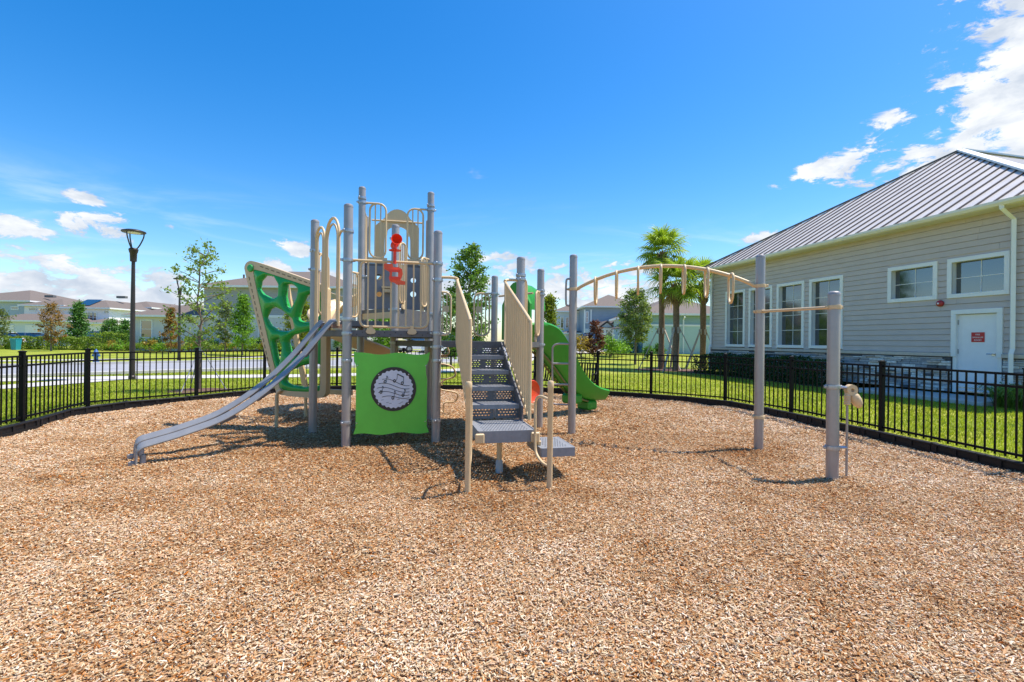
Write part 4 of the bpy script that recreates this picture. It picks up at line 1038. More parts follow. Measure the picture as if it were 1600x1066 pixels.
# hand posts with loop grips
for (u, v, s) in ((1.40, -2.46, 1), (2.24, -2.43, -1)):
    p = W(u, v); mb = MB(); mb.lathe([(.029, -.08), (.029, 1.02), (.033, 1.03), (.034, 1.085), (.026, 1.10), (0, 1.104)], p, 14); hp = mb.build('hand_post', M_BEIGE, PS, 40)
    q = W(u + s * .07, v + .32); d = (q - p); d.z = 0
    P = [p + UP * .90] + [p + d * a + UP * z for a, z in ((.5, .92), (.85, .90), (1.0, .82), (1.0, .6), (1.0, .42), (.9, .30), (.5, .235), (.0, .225))]
    mb = MB(); mb.tube(smoothpath([tuple(x) for x in P], 4), .0155, 8); mb.build('hand_grip', M_BEIGE, hp, 60)
    mb = MB(); e = W(su0 - .0 if s > 0 else su1, pv0 - .03, .46); mb.box(e, (.10, .03, .11), TH, bev=.012); mb.build('grip_bracket', M_BEIGE, hp)
# stair guards: bars under a sloping rail
for (u, up_) in ((1.53, pC), (2.25, pH)):
    top_ = [(-.08, 2.40), (-.16, 2.40)] ; vfar, vnear = -.10, -1.56
    P = [W(*up_, 2.42) + (W(u, -.02, 2.42) - W(*up_, 2.42)) * .12, W(u + (.08 if up_ == pH else -.08), -.02, 2.42), W(u, -.06, 2.40), W(u, -.16, 2.33), W(u, -1.42, 1.80), W(u, -1.53, 1.73), W(u, vnear, 1.62), W(u, vnear, .57)]
    mb = MB(); mb.tube(smoothpath([tuple(x) for x in P], 4), .0215, 9)
    mb.tube([W(u, vnear, .57), W(u, -.06, 1.46), W(u, -.06, 2.38)], .015, 8)
    gd = mb.build('stair_guard', M_BEIGE, PS, 60)
    nb = 13
    for k in range(1, nb):
        v = -.06 + (vnear + .06) * k / nb
        zt = np.interp(v, [-1.56, -1.42, -.16, -.06], [1.66, 1.80, 2.33, 2.38]); zb = np.interp(v, [vnear, -.06], [.57, 1.46])
        mb = MB(); mb.lathe([(.017, zb), (.017, zt)], W(u, v), 7); mb.build('bar', M_BEIGE, gd, 50)
# loop climber behind the hexagon deck (E-G side)
ec = W(1.55, 2 * HT); lc = thing  # placeholder name kept local
P1 = [(1.30, 2.30, 1.42), (1.55, 2.36, 1.42), (1.62, 2.38, 1.34), (1.62, 2.40, 1.22), (1.30, 2.42, 1.18), (1.24, 2.6, 1.02), (1.55, 2.62, 1.02), (1.75, 2.64, .95), (1.80, 2.66, .78), (1.60, 2.70, .70), (1.50, 2.72, .60), (1.52, 2.74, .50), (1.85, 2.76, .42), (1.82, 2.82, .24), (1.60, 2.86, .20), (1.60, 2.9, -.06)]
mb = MB(); mb.tube(smoothpath([tuple(W(*p)) for p in P1], 5), .017, 8); mb.tube([W(1.26, 2.42, 1.18), W(1.62, 2.40, 1.18)], .015, 8); mb.tube([W(1.2, 2.55, .74), W(1.62, 2.66, .72)], .015, 8); mb.tube([W(1.2, 2.58, .62), W(1.55, 2.68, .60)], .015, 8)
mb.tube([W(1.24, 2.3, 1.44), W(1.24, 2.86, .2), W(1.24, 2.9, -.06)], .017, 8)
mb.build('loop_climber', M_BEIGE, PS, 60)
# orange drum dish on post H
dc = W(2.66, -.10, .745); ax = (-VD * .85 + UD * .50).normalized(); sd = ax.cross(UP).normalized(); M4 = Matrix((sd, ax.cross(sd), ax)).transposed().to_4x4(); M4.translation = dc
mb = MB(); mb.lathe([(.0, -.04), (.11, -.036), (.16, -.016), (.172, .01), (.164, .022), (.15, .006), (.08, -.006), (0, -.01)], M=M4, seg=28); dd = mb.build('drum_dish', M_ORANGE, PS, 40)
mb = MB(); mb.tube([dc, W(*pH, .74)], .02, 8); mb.build('dish_arm', M_CLAMP, dd)

# ------------------------------------------------------------------ arch ladder and chin bar
pJ, pK, pL = Vector((.987, 7.868, 0)), Vector((3.527, 6.881, 0)), Vector((3.602, 5.412, 0))
AL = thing('arch_ladder', 'grey post overhead ladder with beige arched beam and hanging hand loops', 'climbing frame', (pJ + pK) / 2)
for p, h in ((pJ, 2.92), (pK, 2.77), (pL, 2.10)): inst('post', post_mesh(h), AL, p)
clamp(AL, pJ, 2.355, m=M_BEIGE, ear=-.4); clamp(AL, pK, 2.325, m=M_BEIGE, ear=-.4); clamp(AL, pK, 1.96, m=M_BEIGE, ear=.1); clamp(AL, pL, 1.92, m=M_BEIGE, ear=.1); clamp(AL, pK, .46, m=M_BEIGE, ear=.2); clamp(AL, pL, 1.03, ear=.05); clamp(AL, pL, .35, ear=.05)
bd = (pK - pJ); bl = bd.length; bd = bd / bl
def beam_z(t): return 2.355 + (2.325 - 2.355) * t + .33 * (1 - (2 * t - 1) ** 2) ** .92
pts = [pJ + bd * (PR + (bl - 2 * PR) * t) + UP * (beam_z(t)) for t in np.linspace(0, 1, 44)]
mb = MB(); mb.tube(pts, .028, 12); beam = mb.build('arch_beam', M_BEIGE, AL, 60)
LP = Vector((.253, .967, 0)).normalized()
for px in (931, 963.5, 997, 1032, 1068.6, 1104, 1142):
    b_ = (UNROLL(px, 440)[0] - 800) / FPX; t = (b_ * pJ.y - pJ.x) / (bd.x - b_ * bd.y) / bl; c = pJ + bd * bl * t + UP * beam_z(t)
    out = chaikin([(-.17, .03), (.17, .03), (.20, -.10), (.14, -.385), (-.14, -.385), (-.20, -.10)], 2)
    mb = MB(); mb.tube([c + LP * a + UP * (z - .02) for a, z in out], .0185, 8, closed=True); mb.build('hand_loop', M_BEIGE, AL, 60)
mb = MB(); mb.tube([pK + UP * 1.96, pL + UP * 1.92], .019, 9); mb.build('chin_bar', M_BEIGE, AL, 50)
# grey grab handle and side ladder on the near-stairs post
sd_ = Vector((-.99, .12, 0)).normalized()
mb = MB(); mb.tube(smoothpath([tuple(pJ + sd_ * a + UP * z) for a, z in ((.05, 2.52), (.09, 2.52), (.115, 2.47), (.115, 2.14), (.09, 2.09), (.05, 2.09))], 4), .016, 8); mb.build('grab_handle', M_POST, AL, 60)
mb = MB(); mb.tube(smoothpath([tuple(pJ + sd_ * a + UP * z) for a, z in ((.05, 1.46), (.24, 1.46), (.31, 1.42), (.325, 1.34), (.325, .9), (.325, .54), (.29, .48), (.05, .47))], 4), .016, 8)
for z in (1.14, .80): mb.tube([pJ + UP * z, pJ + sd_ * .325 + UP * z], .016, 8)
mb.build('side_ladder', M_POST, AL, 60)
# beige twist toy on the low post
rt = Vector((.95, -.30, 0)).normalized(); tx = pL + Vector((.165, 0, 0))
mb = MB(); mb.lathe([(.013, -.06), (.013, .86)], (tx.x - .005, tx.y, 0), 9); toy = mb.build('toy_rod', M_POST, AL, 50)
mb = MB(); M4 = Matrix(((1, 0, 0, tx.x + .02), (0, 0, 1, tx.y), (0, 1, 0, 1.00), (0, 0, 0, 1)))
ro = [(.060 * math.cos(2 * math.pi * k / 24), .062 * math.sin(2 * math.pi * k / 24)) for k in range(24)]; ri = [(.020 * math.cos(2 * math.pi * k / 16), .020 * math.sin(2 * math.pi * k / 16)) for k in range(16)]
mb.prism(ro, lambda a, b_, e: Vector((tx.x + .035 + a, tx.y + e, .995 + b_)), -.030, .030, [ri]); mb.build('toy_ring', M_CREAM, AL, 40)
mb = MB(); pf = []
for k in range(5): pf += [(.030, .83 + k * .022), (.036, .838 + k * .022), (.030, .848 + k * .022)]
mb.lathe(pf + [(.028, .96), (.0, .97)], (tx.x - .003, tx.y, 0), 14); mb.build('toy_neck', M_CREAM, AL, 50)
M4 = Matrix.Translation((tx.x + .085, tx.y, .90)) @ Matrix.Rotation(R(-28), 4, 'Y')
mb = MB(); mb.lathe([(0, -.115), (.025, -.108), (.048, -.07), (.056, -.02), (.050, .03), (.03, .065), (0, .075)], M=M4, seg=16); mb.build('toy_bulb', M_CREAM, AL, 60)
mb = MB(); mb.tube([pL + UP * 1.03, Vector((tx.x - .01, tx.y, 1.02))], .016, 7); mb.tube([pL + UP * .35, Vector((tx.x - .01, tx.y, .35))], .016, 7); mb.build('toy_bracket', M_CLAMP, AL, 40)
ORD = ('first', 'second', 'third', 'fourth', 'fifth', 'sixth', 'seventh', 'eighth', 'ninth', 'tenth', 'eleventh', 'twelfth', 'thirteenth', 'fourteenth', 'fifteenth', 'sixteenth', 'seventeenth', 'eighteenth', 'nineteenth', 'twentieth', 'twenty-first')
# ------------------------------------------------------------------ street lamps, bench, hydrant
def lamp(px, Z, h, label):
    x = (px - 800) / FPX * Z; z0 = terr(x, Z); b = Vector((x, Z, z0)); h = h - z0
    root = thing('street_lamp', label, 'street lamp', b, 'street lamps')
    mb = MB(); mb.lathe([(.10, 0), (.10, .12), (.085, .14), (.075, h * .25), (.050, h - 1.0), (.09, h - .98), (.10, h - .72), (.115, h - .70), (.135, h - .60), (.10, h - .56)], b, 14); mb.build('pole', M_LAMP, root, 35)
    mb = MB()
    for k in range(3):
        a = 2 * math.pi * k / 3 + .5; d = Vector((math.cos(a), math.sin(a), 0))
        mb.tube(smoothpath([tuple(b + d * r + UP * z) for r, z in ((.07, h - .60), (.16, h - .45), (.25, h - .22), (.27, h - .08))], 4), .020, 6)
    mb.build('arm', M_LAMP, root, 50)
    mb = MB(); mb.lathe([(.20, h - .07), (.31, h - .07), (.33, h - .045), (.32, h - .02), (.20, h + .02), (.0, h + .03)], b, 22); mb.build('lamp_head', M_LAMP, root, 35)
    mb = MB(); mb.lathe([(.02, h - .082), (.19, h - .080), (.20, h - .072)], b, 18); mb.build('lens', M_LENS, root, 35)
lamp(207, 15.4, 4.88, 'tall dark street lamp with ring head, nearer one by the sidewalk')
lamp(280, 28.3, 4.95, 'dark street lamp further off, across the street behind the sparse young tree')

def bench():
    c = Vector((1.40, 13.25, 0)); rz = -.42
    root = thing('bench', 'black metal strap park bench by the fence behind the green slide', 'bench', c)
    Mx = Matrix.Translation(c) @ Matrix.Rotation(rz, 4, 'Z')
    cv = [(-.30, .43), (-.28, .455), (-.20, .45), (-.02, .42), (.08, .43), (.14, .50), (.19, .68), (.235, .90), (.27, .93)]
    for k in range(24):
        x = -.86 + 1.72 * k / 23; mb = MB(); mb.band([Mx @ Vector((x, a, z)) for a, z in cv], Mx.to_3x3() @ Vector((1, 0, 0)), .038, .006); mb.build('slat', M_BLACK, root)
    mb = MB()
    for (a, z) in ((-.29, .44), (.06, .41), (.26, .92)): mb.tube([Mx @ Vector((-.9, a, z)), Mx @ Vector((.9, a, z))], .018, 7)
    mb.build('rail', M_BLACK, root, 50)
    for s in (-.90, .90):
        mb = MB(); mb.tube(smoothpath([tuple(Mx @ Vector((s, a, z))) for a, z in ((-.30, 0), (-.29, .45), (-.28, .62), (-.2, .66), (.12, .64), (.24, .92), (.14, .5), (.20, .2), (.24, 0))], 4), .022, 7); mb.build('end_frame', M_BLACK, root, 50)
bench()

def hydrant():
    p = G(150, 566, LAWN); p = Vector((p.x, p.y, terr(p.x, p.y)))
    mb = MB(); mb.lathe([(.14, 0), (.14, .05), (.10, .06), (.10, .42), (.13, .44), (.13, .48), (.11, .50), (.09, .60), (.04, .66), (.03, .70), (0, .71)], p, 14)
    for a in (0, math.pi / 2, math.pi): d = Vector((math.cos(a), math.sin(a), 0)); mb.tube([p + UP * .36 + d * .08, p + UP * .36 + d * .19], .06, 10)
    tag(mb.solo('fire_hydrant', mat('hydrant_blue', (.05, .13, .35), .4), p, 40), 'blue and silver fire hydrant beyond the left fence', 'hydrant')
hydrant()

# ------------------------------------------------------------------ vegetation
LEAF = dict(oak=leafmat('oak_leaves', (.15, .26, .045)), young=leafmat('young_leaves', (.22, .31, .055)), bright=leafmat('bright_leaves', (.17, .32, .03)), olive=leafmat('olive_leaves', (.15, .19, .06)),
            rust=leafmat('rust_leaves', (.30, .17, .045)), conifer=leafmat('conifer_leaves', (.10, .22, .045)), lime=leafmat('lime_leaves', (.21, .25, .025)), dark=leafmat('hedge_leaves', (.035, .085, .018)),
            hedge=leafmat('clipped_hedge_leaves', (.19, .28, .03)), red=leafmat('red_leaves', (.13, .045, .03)), gold=leafmat('gold_leaves', (.36, .25, .04)), palm=leafmat('palm_leaves', (.27, .37, .04)), palmdry=leafmat('dry_palm_leaves', (.34, .24, .09)),
            pine=leafmat('silver_green_leaves', (.19, .25, .08)))
def leaves(C, rnd, size, org, m, name, parent, up=.3, asp=.55):
    """one mesh of folded leaf quads at the points C"""
    rs = np.random.RandomState(int(rnd)); n = len(C)
    nrm = rs.normal(size=(n, 3)); nrm[:, 2] += up * 2; nrm /= np.linalg.norm(nrm, axis=1)[:, None]
    a = rs.normal(size=(n, 3)); a -= nrm * (a * nrm).sum(1)[:, None]; a /= np.linalg.norm(a, axis=1)[:, None] + 1e-9; b = np.cross(nrm, a)
    s = size * (.55 + .9 * rs.rand(n))[:, None]
    p0 = C - a * s * .5; p2 = C + a * s * .5 - nrm * s * .12; p1 = C + b * s * asp * .5 - a * s * .05; p3 = C - b * s * asp * .5 - a * s * .05
    V = np.stack([p0, p1, p2, p3], 1).reshape(-1, 3) - np.array(org); F = np.arange(4 * n).reshape(n, 4)
    return V, F, np.repeat(rs.rand(n), 4)
def foliage(C, seed, size, m, name, parent, up=.3, asp=.55):
    V, F, r = leaves(C, seed, size, ORG[parent.name], m, name, parent, up, asp)
    return _link(bpy.data.objects.new(name, np_mesh(name, V, F, m, {'rnd': r})), parent)
SHAPES = dict(oval=lambda t: math.sin(math.pi * min(1, .08 + t * .90)) ** .7, cone=lambda t: (1 - t) ** .8 * min(1, .35 + t * 6) + .03, oak=lambda t: math.sin(math.pi * min(1, .12 + t * .80)) ** .8 * (1 - .25 * t), vase=lambda t: .35 + .65 * math.sin(math.pi * min(.98, t * .95 + .05)))
def tree(name, label, cat, x, y, h, rad, z0, n, leaf, m, seed, shape='oval', nb=26, trunk=.06, spread=.16, group=None, base=None, up=.3, wob=.05, lean=0.0, bz=None):
    rn = random.Random(seed); rs = np.random.RandomState(seed); zb = terr(x, y); b = Vector((x, y, zb)); f = SHAPES[shape]
    tt_ = min(1, max(0, (y - 30) / 16)); h = h + LAWN + .5 * tt_ * tt_ * (3 - 2 * tt_) - zb + x * ROLL
    root = thing(name, label, cat, b, group)
    tp = [b + Vector((rn.uniform(-1, 1) * wob * t * rad + lean * t, rn.uniform(-1, 1) * wob * t * rad, h * .95 * t)) for t in np.linspace(0, 1, 9)]
    tp[0] = b - UP * .05
    mb = MB(); mb.tube(tp, [trunk * (1 - .85 * t) + .004 for t in np.linspace(0, 1, 9)], 8)
    C = []
    for k in range(nb):
        t = ((k + rn.random()) / nb) ** .9; z = z0 + (h - z0) * t; r = rad * f(t) * rn.uniform(.72, 1.08); a = k * 2.399 + rn.uniform(-.4, .4)
        zs = max(z0 * .75, z - r * rn.uniform(.25, .7)); i = min(7, int(zs / (h * .95) * 8)); fr = zs / (h * .95) * 8 - i; s = tp[i].lerp(tp[min(8, i + 1)], max(0, min(1, fr)))
        e = b + Vector((math.cos(a) * r + lean * t, math.sin(a) * r, z)); mid = s.lerp(e, .55) + Vector((0, 0, .06 * r))
        mb.tube([s, mid, e], [trunk * .30 * (1 - .5 * t) + .003, trunk * .18 + .002, .003], 5, caps=False)
        for q in range(3):
            tt = rn.uniform(.35, 1.0); c0 = np.array(s.lerp(mid, tt / .55) if tt < .55 else mid.lerp(e, (tt - .55) / .45))
            mcnt = int(n / nb / 3)
            C.append(c0 + rs.normal(size=(mcnt, 3)) * np.array((1, 1, .8)) * spread * rad * rs.rand(mcnt, 1) ** .4)
    mb.build('trunk', M_BARK, root, 50)
    foliage(np.concatenate(C), seed, leaf, m, 'crown', root, up)
    return root
def shrub(name, label, x, y, h, rad, n, leaf, m, seed, group=None, box=False, cat='shrub', bz=None, ry=None):
    rs = np.random.RandomState(seed); zb = terr(x, y) if bz is None else bz; b = Vector((x, y, zb)); root = thing(name, label, cat, b, group)
    mb = MB()
    for k in range(5):
        a = k * 1.3; e = b + Vector((math.cos(a) * rad * .5, math.sin(a) * rad * .5, h * .7)); mb.tube([b - UP * .03, b.lerp(e, .5) + UP * .05, e], [.02, .014, .006], 5)
    mb.build('stem', M_BARK, root)
    if box:
        C = (rs.rand(n, 3) - .5) * 2; ax = rs.randint(0, 3, n); s = np.where(rs.rand(n) > .5, 1, -1); C[np.arange(n), ax] = s * (.82 + .25 * rs.rand(n)); C *= np.array((rad, ry or rad, h / 2)); C[:, 2] += h / 2 + .02
    else:
        k = max(6, n // 60); cc = rs.normal(size=(k, 3)); cc /= np.linalg.norm(cc, axis=1)[:, None]; cc[:, 2] = np.abs(cc[:, 2]) * .9 - .15
        cc *= (.55 + .45 * rs.rand(k, 1)); C = cc[rs.randint(0, k, n)] + rs.normal(size=(n, 3)) * .20
        C *= np.array((rad, ry or rad, h * .62)); C[:, 2] += h * .38; C[:, 2] = np.maximum(C[:, 2], .03)
    foliage(C + np.array(b), seed, leaf, m, 'foliage', root)
    return root
def XP(px, Z): return (px - 800) / FPX * Z

# young staked tree just outside the fence, left
tx_, ty_ = -8.07, 12.5
tree('young_tree', 'sparse young tree with staked trunk just outside the left fence', 'tree', tx_, ty_, 3.9, .78, 1.1, 2100, .078, LEAF['young'], 11, 'vase', 40, .04, .13, wob=.16)
mb = MB()
for k in range(3):
    a = 2.1 * k + .4; mb.tube([Vector((tx_ + math.cos(a) * .62, ty_ + math.sin(a) * .62, LAWN - .02)), Vector((tx_ + math.cos(a) * .05, ty_ + math.sin(a) * .05, LAWN + 1.05))], .012, 6)
mb.box((tx_, ty_, LAWN + 1.06), (.10, .10, .14)); tag(mb.solo('tree_stakes', mat('stake_strap', (.34, .35, .40), .6), (tx_, ty_, LAWN)), 'grey tripod stakes and strap around the sparse young tree', 'stakes')
mb = MB(); rn = random.Random(3); ring = []
for k in range(26): a = 2 * math.pi * k / 26; r = .75 + rn.uniform(-.08, .08); ring.append((tx_ + r * math.cos(a), ty_ + r * math.sin(a) * .9, LAWN + .012))
mb.add([(tx_, ty_, LAWN + .05)] + ring, [(0, k + 1, (k + 1) % 26 + 1) for k in range(26)]); o = mb.build('mulch_ring', mat('dark_mulch', (.13, .065, .045), .9, var=.5, vscale=40, bump=1, bscale=60)); o['kind'] = 'structure'
# dense oak behind the playground
tree('oak_tree', 'dense dark green oak rising behind the stairs of the playground', 'tree', XP(733, 21), 21, 5.5, 1.2, .9, 8500, .12, LEAF['oak'], 21, 'oak', 54, .08, .13)
tree('lime_tree', 'yellow green young conifer to the right of the stair posts', 'tree', XP(858, 29), 29, 4.1, 1.0, .5, 4800, .15, LEAF['lime'], 22, 'cone', 34, .06, .2)
tree('street_tree', 'round headed green tree on a bare trunk before the teal house', 'tree', XP(993, 30), 30, 4.55, 1.35, 1.55, 6000, .14, LEAF['pine'], 23, 'oak', 36, .07, .16)
tree('red_leaf_tree', 'small reddish leaved tree beside the parked dark car', 'tree', XP(930, 34), 34, 2.75, .75, .4, 1800, .16, LEAF['red'], 24, 'vase', 18, .03, .2)
tree('thin_olive_tree', 'thin olive green tree before the grey house wall', 'tree', XP(352, 37), 37, 4.2, .85, 1.0, 2400, .14, LEAF['olive'], 25, 'oval', 26, .05, .2)
tree('bright_tree', 'bright green upright tree before the grey house wall', 'tree', XP(379, 36), 36, 4.6, 1.05, .9, 5000, .15, LEAF['bright'], 26, 'cone', 34, .06, .2)
tree('rust_cypress', 'rusty orange cypress beside the single storey window', 'tree', XP(267, 38), 38, 3.7, .85, .5, 3400, .13, LEAF['rust'], 27, 'cone', 26, .05, .18)
tree('rust_cypress', 'rusty orange bald cypress before the white townhouses, far left', 'tree', XP(80, 40), 40, 4.1, 1.15, .8, 2600, .14, LEAF['rust'], 28, 'oval', 30, .06, .16)
tree('conifer_tree', 'dark green cone shaped tree in front of the white townhouse', 'tree', XP(122, 45), 45, 4.4, 1.25, .5, 5000, .18, LEAF['conifer'], 29, 'cone', 36, .07, .18)
tree('conifer_tree', 'broad low green tree just left of the near street lamp', 'tree', XP(174, 46), 46, 2.9, 1.2, .5, 2600, .18, LEAF['conifer'], 30, 'oval', 28, .07, .2)
tree('conifer_tree', 'small dark green tree touching the near street lamp pole', 'tree', XP(196, 47), 47, 2.9, .95, .5, 2400, .18, LEAF['conifer'], 31, 'cone', 24, .07, .2)
tree('leaning_tree', 'green tree cut by the left edge of the picture', 'tree', XP(-8, 38), 38, 3.7, 1.0, 1.2, 1800, .16, LEAF['olive'], 32, 'oval', 24, .06, .2)
tree('garden_tree', 'olive green tree seen behind the green web climber', 'tree', XP(470, 38), 38, 4.3, 1.3, .8, 5500, .16, LEAF['lime'], 33, 'oval', 28, .06, .2)
tree('garden_tree', 'bright green tree seen low between the front tower posts', 'tree', XP(600, 40), 40, 3.4, 1.6, .5, 4500, .18, LEAF['bright'], 34, 'oval', 24, .06, .2)
tree('garden_tree', 'dark tree filling the gap right of the front tower post', 'tree', XP(705, 26), 26, 3.9, 1.0, .6, 3200, .14, LEAF['oak'], 35, 'oval', 28, .06, .2)
shrub('gold_shrub', 'pale yellow shrub left of the reddish tree', XP(908, 37), 37, 1.9, .95, 1500, .16, LEAF['gold'], 41)
shrub('round_shrub', 'bright green rounded shrub in front of the porch posts', XP(955, 38), 38, 1.7, 1.25, 2200, .16, LEAF['bright'], 42)
for i, (px, Z, h, r) in enumerate(((968, 41, 1.2, .5), (976, 42, 1.3, .55), (1012, 36, 1.1, .45), (1028, 37, 1.2, .45), (985, 43, 1.1, .5))):
    shrub('porch_shrub', 'small dark shrub by the porch and teal wall, %s of five' % ('leftmost', 'second from left', 'fourth from left', 'rightmost', 'third from left')[i], XP(px, Z), Z, h, r, 800, .14, LEAF['conifer'], 50 + i, 'shrubs along the porch and teal wall')
# clipped hedge beyond the street
for i, px in enumerate(range(-14, 205, 17)):
    Z = 42.5 + (i % 3) * .3
    shrub('hedge_shrub', '%s clipped green shrub from the left in the hedge beyond the street' % ORD[i], XP(px, Z), Z, 1.02 + .12 * (i % 2) + (.45 if px > 150 else 0), .42 + (.12 if px > 150 else 0), 900, .13, LEAF['hedge'], 70 + i, 'clipped hedge shrubs beyond the street', box=True)
for i, px in enumerate(range(160, 452, 15)):
    Z = 41.2 + (i % 2) * .5
    shrub('low_shrub', '%s low %s shrub from the left in the bed before the grey house' % (ORD[i], ('green', 'golden', 'bright green', 'green')[i % 4]), XP(px, Z), Z, .78 + .25 * ((i * 7) % 3) / 2, .66, 520, .13, LEAF[('hedge', 'gold', 'bright', 'hedge')[i % 4]], 100 + i, 'low shrubs before the grey house')
for i, px in enumerate((228, 246, 300, 318, 332, 405, 425, 440, 470, 500, 530)):
    shrub('foundation_shrub', '%s dark upright shrub from the left against the grey house wall' % ORD[i], XP(px, 42.4), 42.4, 1.35, .5, 500, .14, LEAF['conifer'], 130 + i, 'dark shrubs against the grey house wall')
# dark hedge at the clubhouse wall
for i in range(11):
    t = .4 + i * .64; p = CLUB_WP(t, -.62, 0)
    shrub('wall_shrub', '%s dark glossy shrub from the palms in the hedge along the clubhouse base' % ORD[i], p.x, p.y, .76 + .08 * (i % 3), .44, 1500, .07, LEAF['dark'], 150 + i, 'dark shrubs along the clubhouse wall', box=True)
mb = MB(); a = [CLUB_WP(-.8, -.03, LAWN + .012), CLUB_WP(8.6, -.03, LAWN + .012), CLUB_WP(8.6, -1.25, LAWN + .012), CLUB_WP(-.8, -1.35, LAWN + .012)]; mb.add(a, [(0, 1, 2, 3)]); o = mb.build('planting_bed', MATS['dark_mulch']); o['kind'] = 'structure'
# strap leaved plants near the door
def strap_plant(x, y, label, seed, h=.42, n=70):
    rn = random.Random(seed); b = Vector((x, y, terr(x, y))); V = []; F = []; r = []
    for k in range(n):
        a = rn.uniform(0, 6.28); l = h * rn.uniform(.7, 1.25); d = Vector((math.cos(a), math.sin(a), 0)); s = Vector((-d.y, d.x, 0)) * .011; o = d * rn.uniform(0, .1)
        lean = rn.uniform(.25, 1.0); P = [o, o + d * l * .35 * lean + UP * l * .65, o + d * l * .75 * lean + UP * l * .80, o + d * l * 1.1 * lean + UP * l * (.55)]
        i = len(V); rv = rn.random()
        for j, p in enumerate(P): w = (1, 1, .8, .1)[j]; V += [tuple(p - s * w), tuple(p + s * w)]; r += [rv, rv]
        F += [(i + 2 * j, i + 2 * j + 1, i + 2 * j + 3, i + 2 * j + 2) for j in range(3)]
    me = np_mesh('strap_plant', V, F, LEAF['oak'], {'rnd': r}); o = bpy.data.objects.new('strap_plant', me); _link(o, None, b); tag(o, label, 'plant', 'strap leaved plants by the clubhouse door')
for i, (px, Z) in enumerate(((1564, 11.0), (1580, 10.75), (1595, 10.55), (1612, 10.3), (1576, 11.5), (1594, 11.2))):
    strap_plant(XP(px, Z), Z, '%s dark strap leaved clump from the clubhouse door' % ORD[(0, 2, 4, 5, 1, 3)[i]], 200 + i, .52)

# ------------------------------------------------------------------ palms
def fan_mesh(seed, m):
    """one costapalmate frond: petiole along +x, pleated leaflets drooping at the tips"""
    rn = random.Random(seed); V = []; F = []; r = []
    def quad(P, w0, w1, side, rv):
        i = len(V)
        for j, (p, w) in enumerate(zip(P, (w0, w0 * .9, w1, .002))): V.extend([tuple(p - side * w), tuple(p + side * w)]); r.extend([rv, rv])
        for j in range(len(P) - 1): F.append((i + 2 * j, i + 2 * j + 1, i + 2 * j + 3, i + 2 * j + 2))
    X = Vector((1, 0, 0))
    quad([X * 0, X * .25 + UP * .03, X * .5 + UP * .03, X * .62], .012, .010, Vector((0, 1, 0)), .5)
    n = 24
    for k in range(n):
        a = R(-115 + 230 * k / (n - 1)); l = (.62 - .16 * abs(a) / R(115)) * rn.uniform(.9, 1.08); c = Vector((.55 + .12 * math.cos(a), 0, -.02 * 0)); d = Vector((math.cos(a), math.sin(a), 0)); s = Vector((-math.sin(a), math.cos(a), .25 if k % 2 else -.25)).normalized()
        dr = rn.uniform(.10, .34)
        quad([c, c + d * l * .45 + UP * .02, c + d * l * .78 - UP * dr * .25, c + d * l - UP * dr], .026, .017, s, rn.random())
    return np_mesh('frond', V, F, m, {'rnd': r})
FANS = [fan_mesh(s, LEAF['palm']) for s in (1, 2, 3)]; FDRY = fan_mesh(9, LEAF['palmdry'])
def palm(px, Z, hc, label, seed, nf=40, rt=.14, sc=1.0):
    rn = random.Random(seed); x = XP(px, Z); b = Vector((x, Z, terr(x, Z))); root = thing('palm_tree', label, 'palm tree', b, 'cabbage palms by the clubhouse'); H = hc - b.z
    mb = MB(); P = [b + Vector((.02 * math.sin(t * 5), .02 * math.cos(t * 4), H * t)) for t in np.linspace(-.02, 1, 14)]; mb.tube(P, [rt * 1.08] + [rt * (1 + .05 * math.sin(k * 2)) for k in range(12)] + [rt * .7], 12); mb.build('trunk', M_PALMBARK, root, 50)
    mb = MB()
    for k in range(46):     # leaf bases
        z = H * .74 + H * .24 * k / 46; a = k * 2.399; d = Vector((math.cos(a), math.sin(a), 0)); p = b + UP * z
        mb.tube([p + d * rt * .8, p + d * (rt + .09) + UP * .16, p + d * (rt + .13) + UP * .26], [.05, .035, .018], 5)
    mb.build('boots', M_PALMBARK, root)
    for k in range(nf):
        a = k * 2.399 + rn.uniform(-.2, .2); t = k / nf; el = R(78 - 125 * t + rn.uniform(-8, 8)); dry = t > .86 and rn.random() < .7
        o = inst('frond', FDRY if dry else FANS[k % 3], root, b + UP * (H + .12 - .30 * t), (rn.uniform(-.35, .35), -el, a)); s = sc * rn.uniform(.82, 1.08) * (1.0 - .1 * (t < .15)); o.scale = (s, s, s)
palm(1033, 25.2, 6.25, 'tallest cabbage palm, left of the three by the clubhouse', 1, 34, .15, 1.34)
palm(1056, 23.7, 4.45, 'shorter cabbage palm in the middle of the three', 2, 34, .15, 1.28)
palm(1098, 26.8, 4.95, 'cabbage palm nearest the clubhouse corner', 3, 28, .16, 1.2)
for i, (px, Z, ds) in enumerate(((1033, 25.2, ((-.95, .2), (.65, -.7), (.45, .9))), (1056, 23.7, ((-.75, -.75), (.95, -.35), (.1, 1.0))), (1098, 26.8, ((-.9, -.35), (-.6, .6), (.8, -.3))))):
    x = XP(px, Z); mb = MB()
    for dx, dy in ds: mb.band([Vector((x + dx * 1.15, Z + dy * 1.15, LAWN - .03)), Vector((x + dx * .2, Z + dy * .2, LAWN + 2.05))], Vector((dy, -dx, 0)), .09, .045)
    for k in range(5): a = 2 * math.pi * k / 5; mb.box((x + .18 * math.cos(a), Z + .18 * math.sin(a), LAWN + 2.0), (.05, .09, .30), a)
    tag(mb.solo('palm_brace', M_WOOD, (x, Z, LAWN)), ('timber brace poles around the tallest palm', 'timber brace poles around the shorter middle palm', 'timber brace poles around the palm nearest the clubhouse')[i], 'brace')
mb = MB(); ring = []
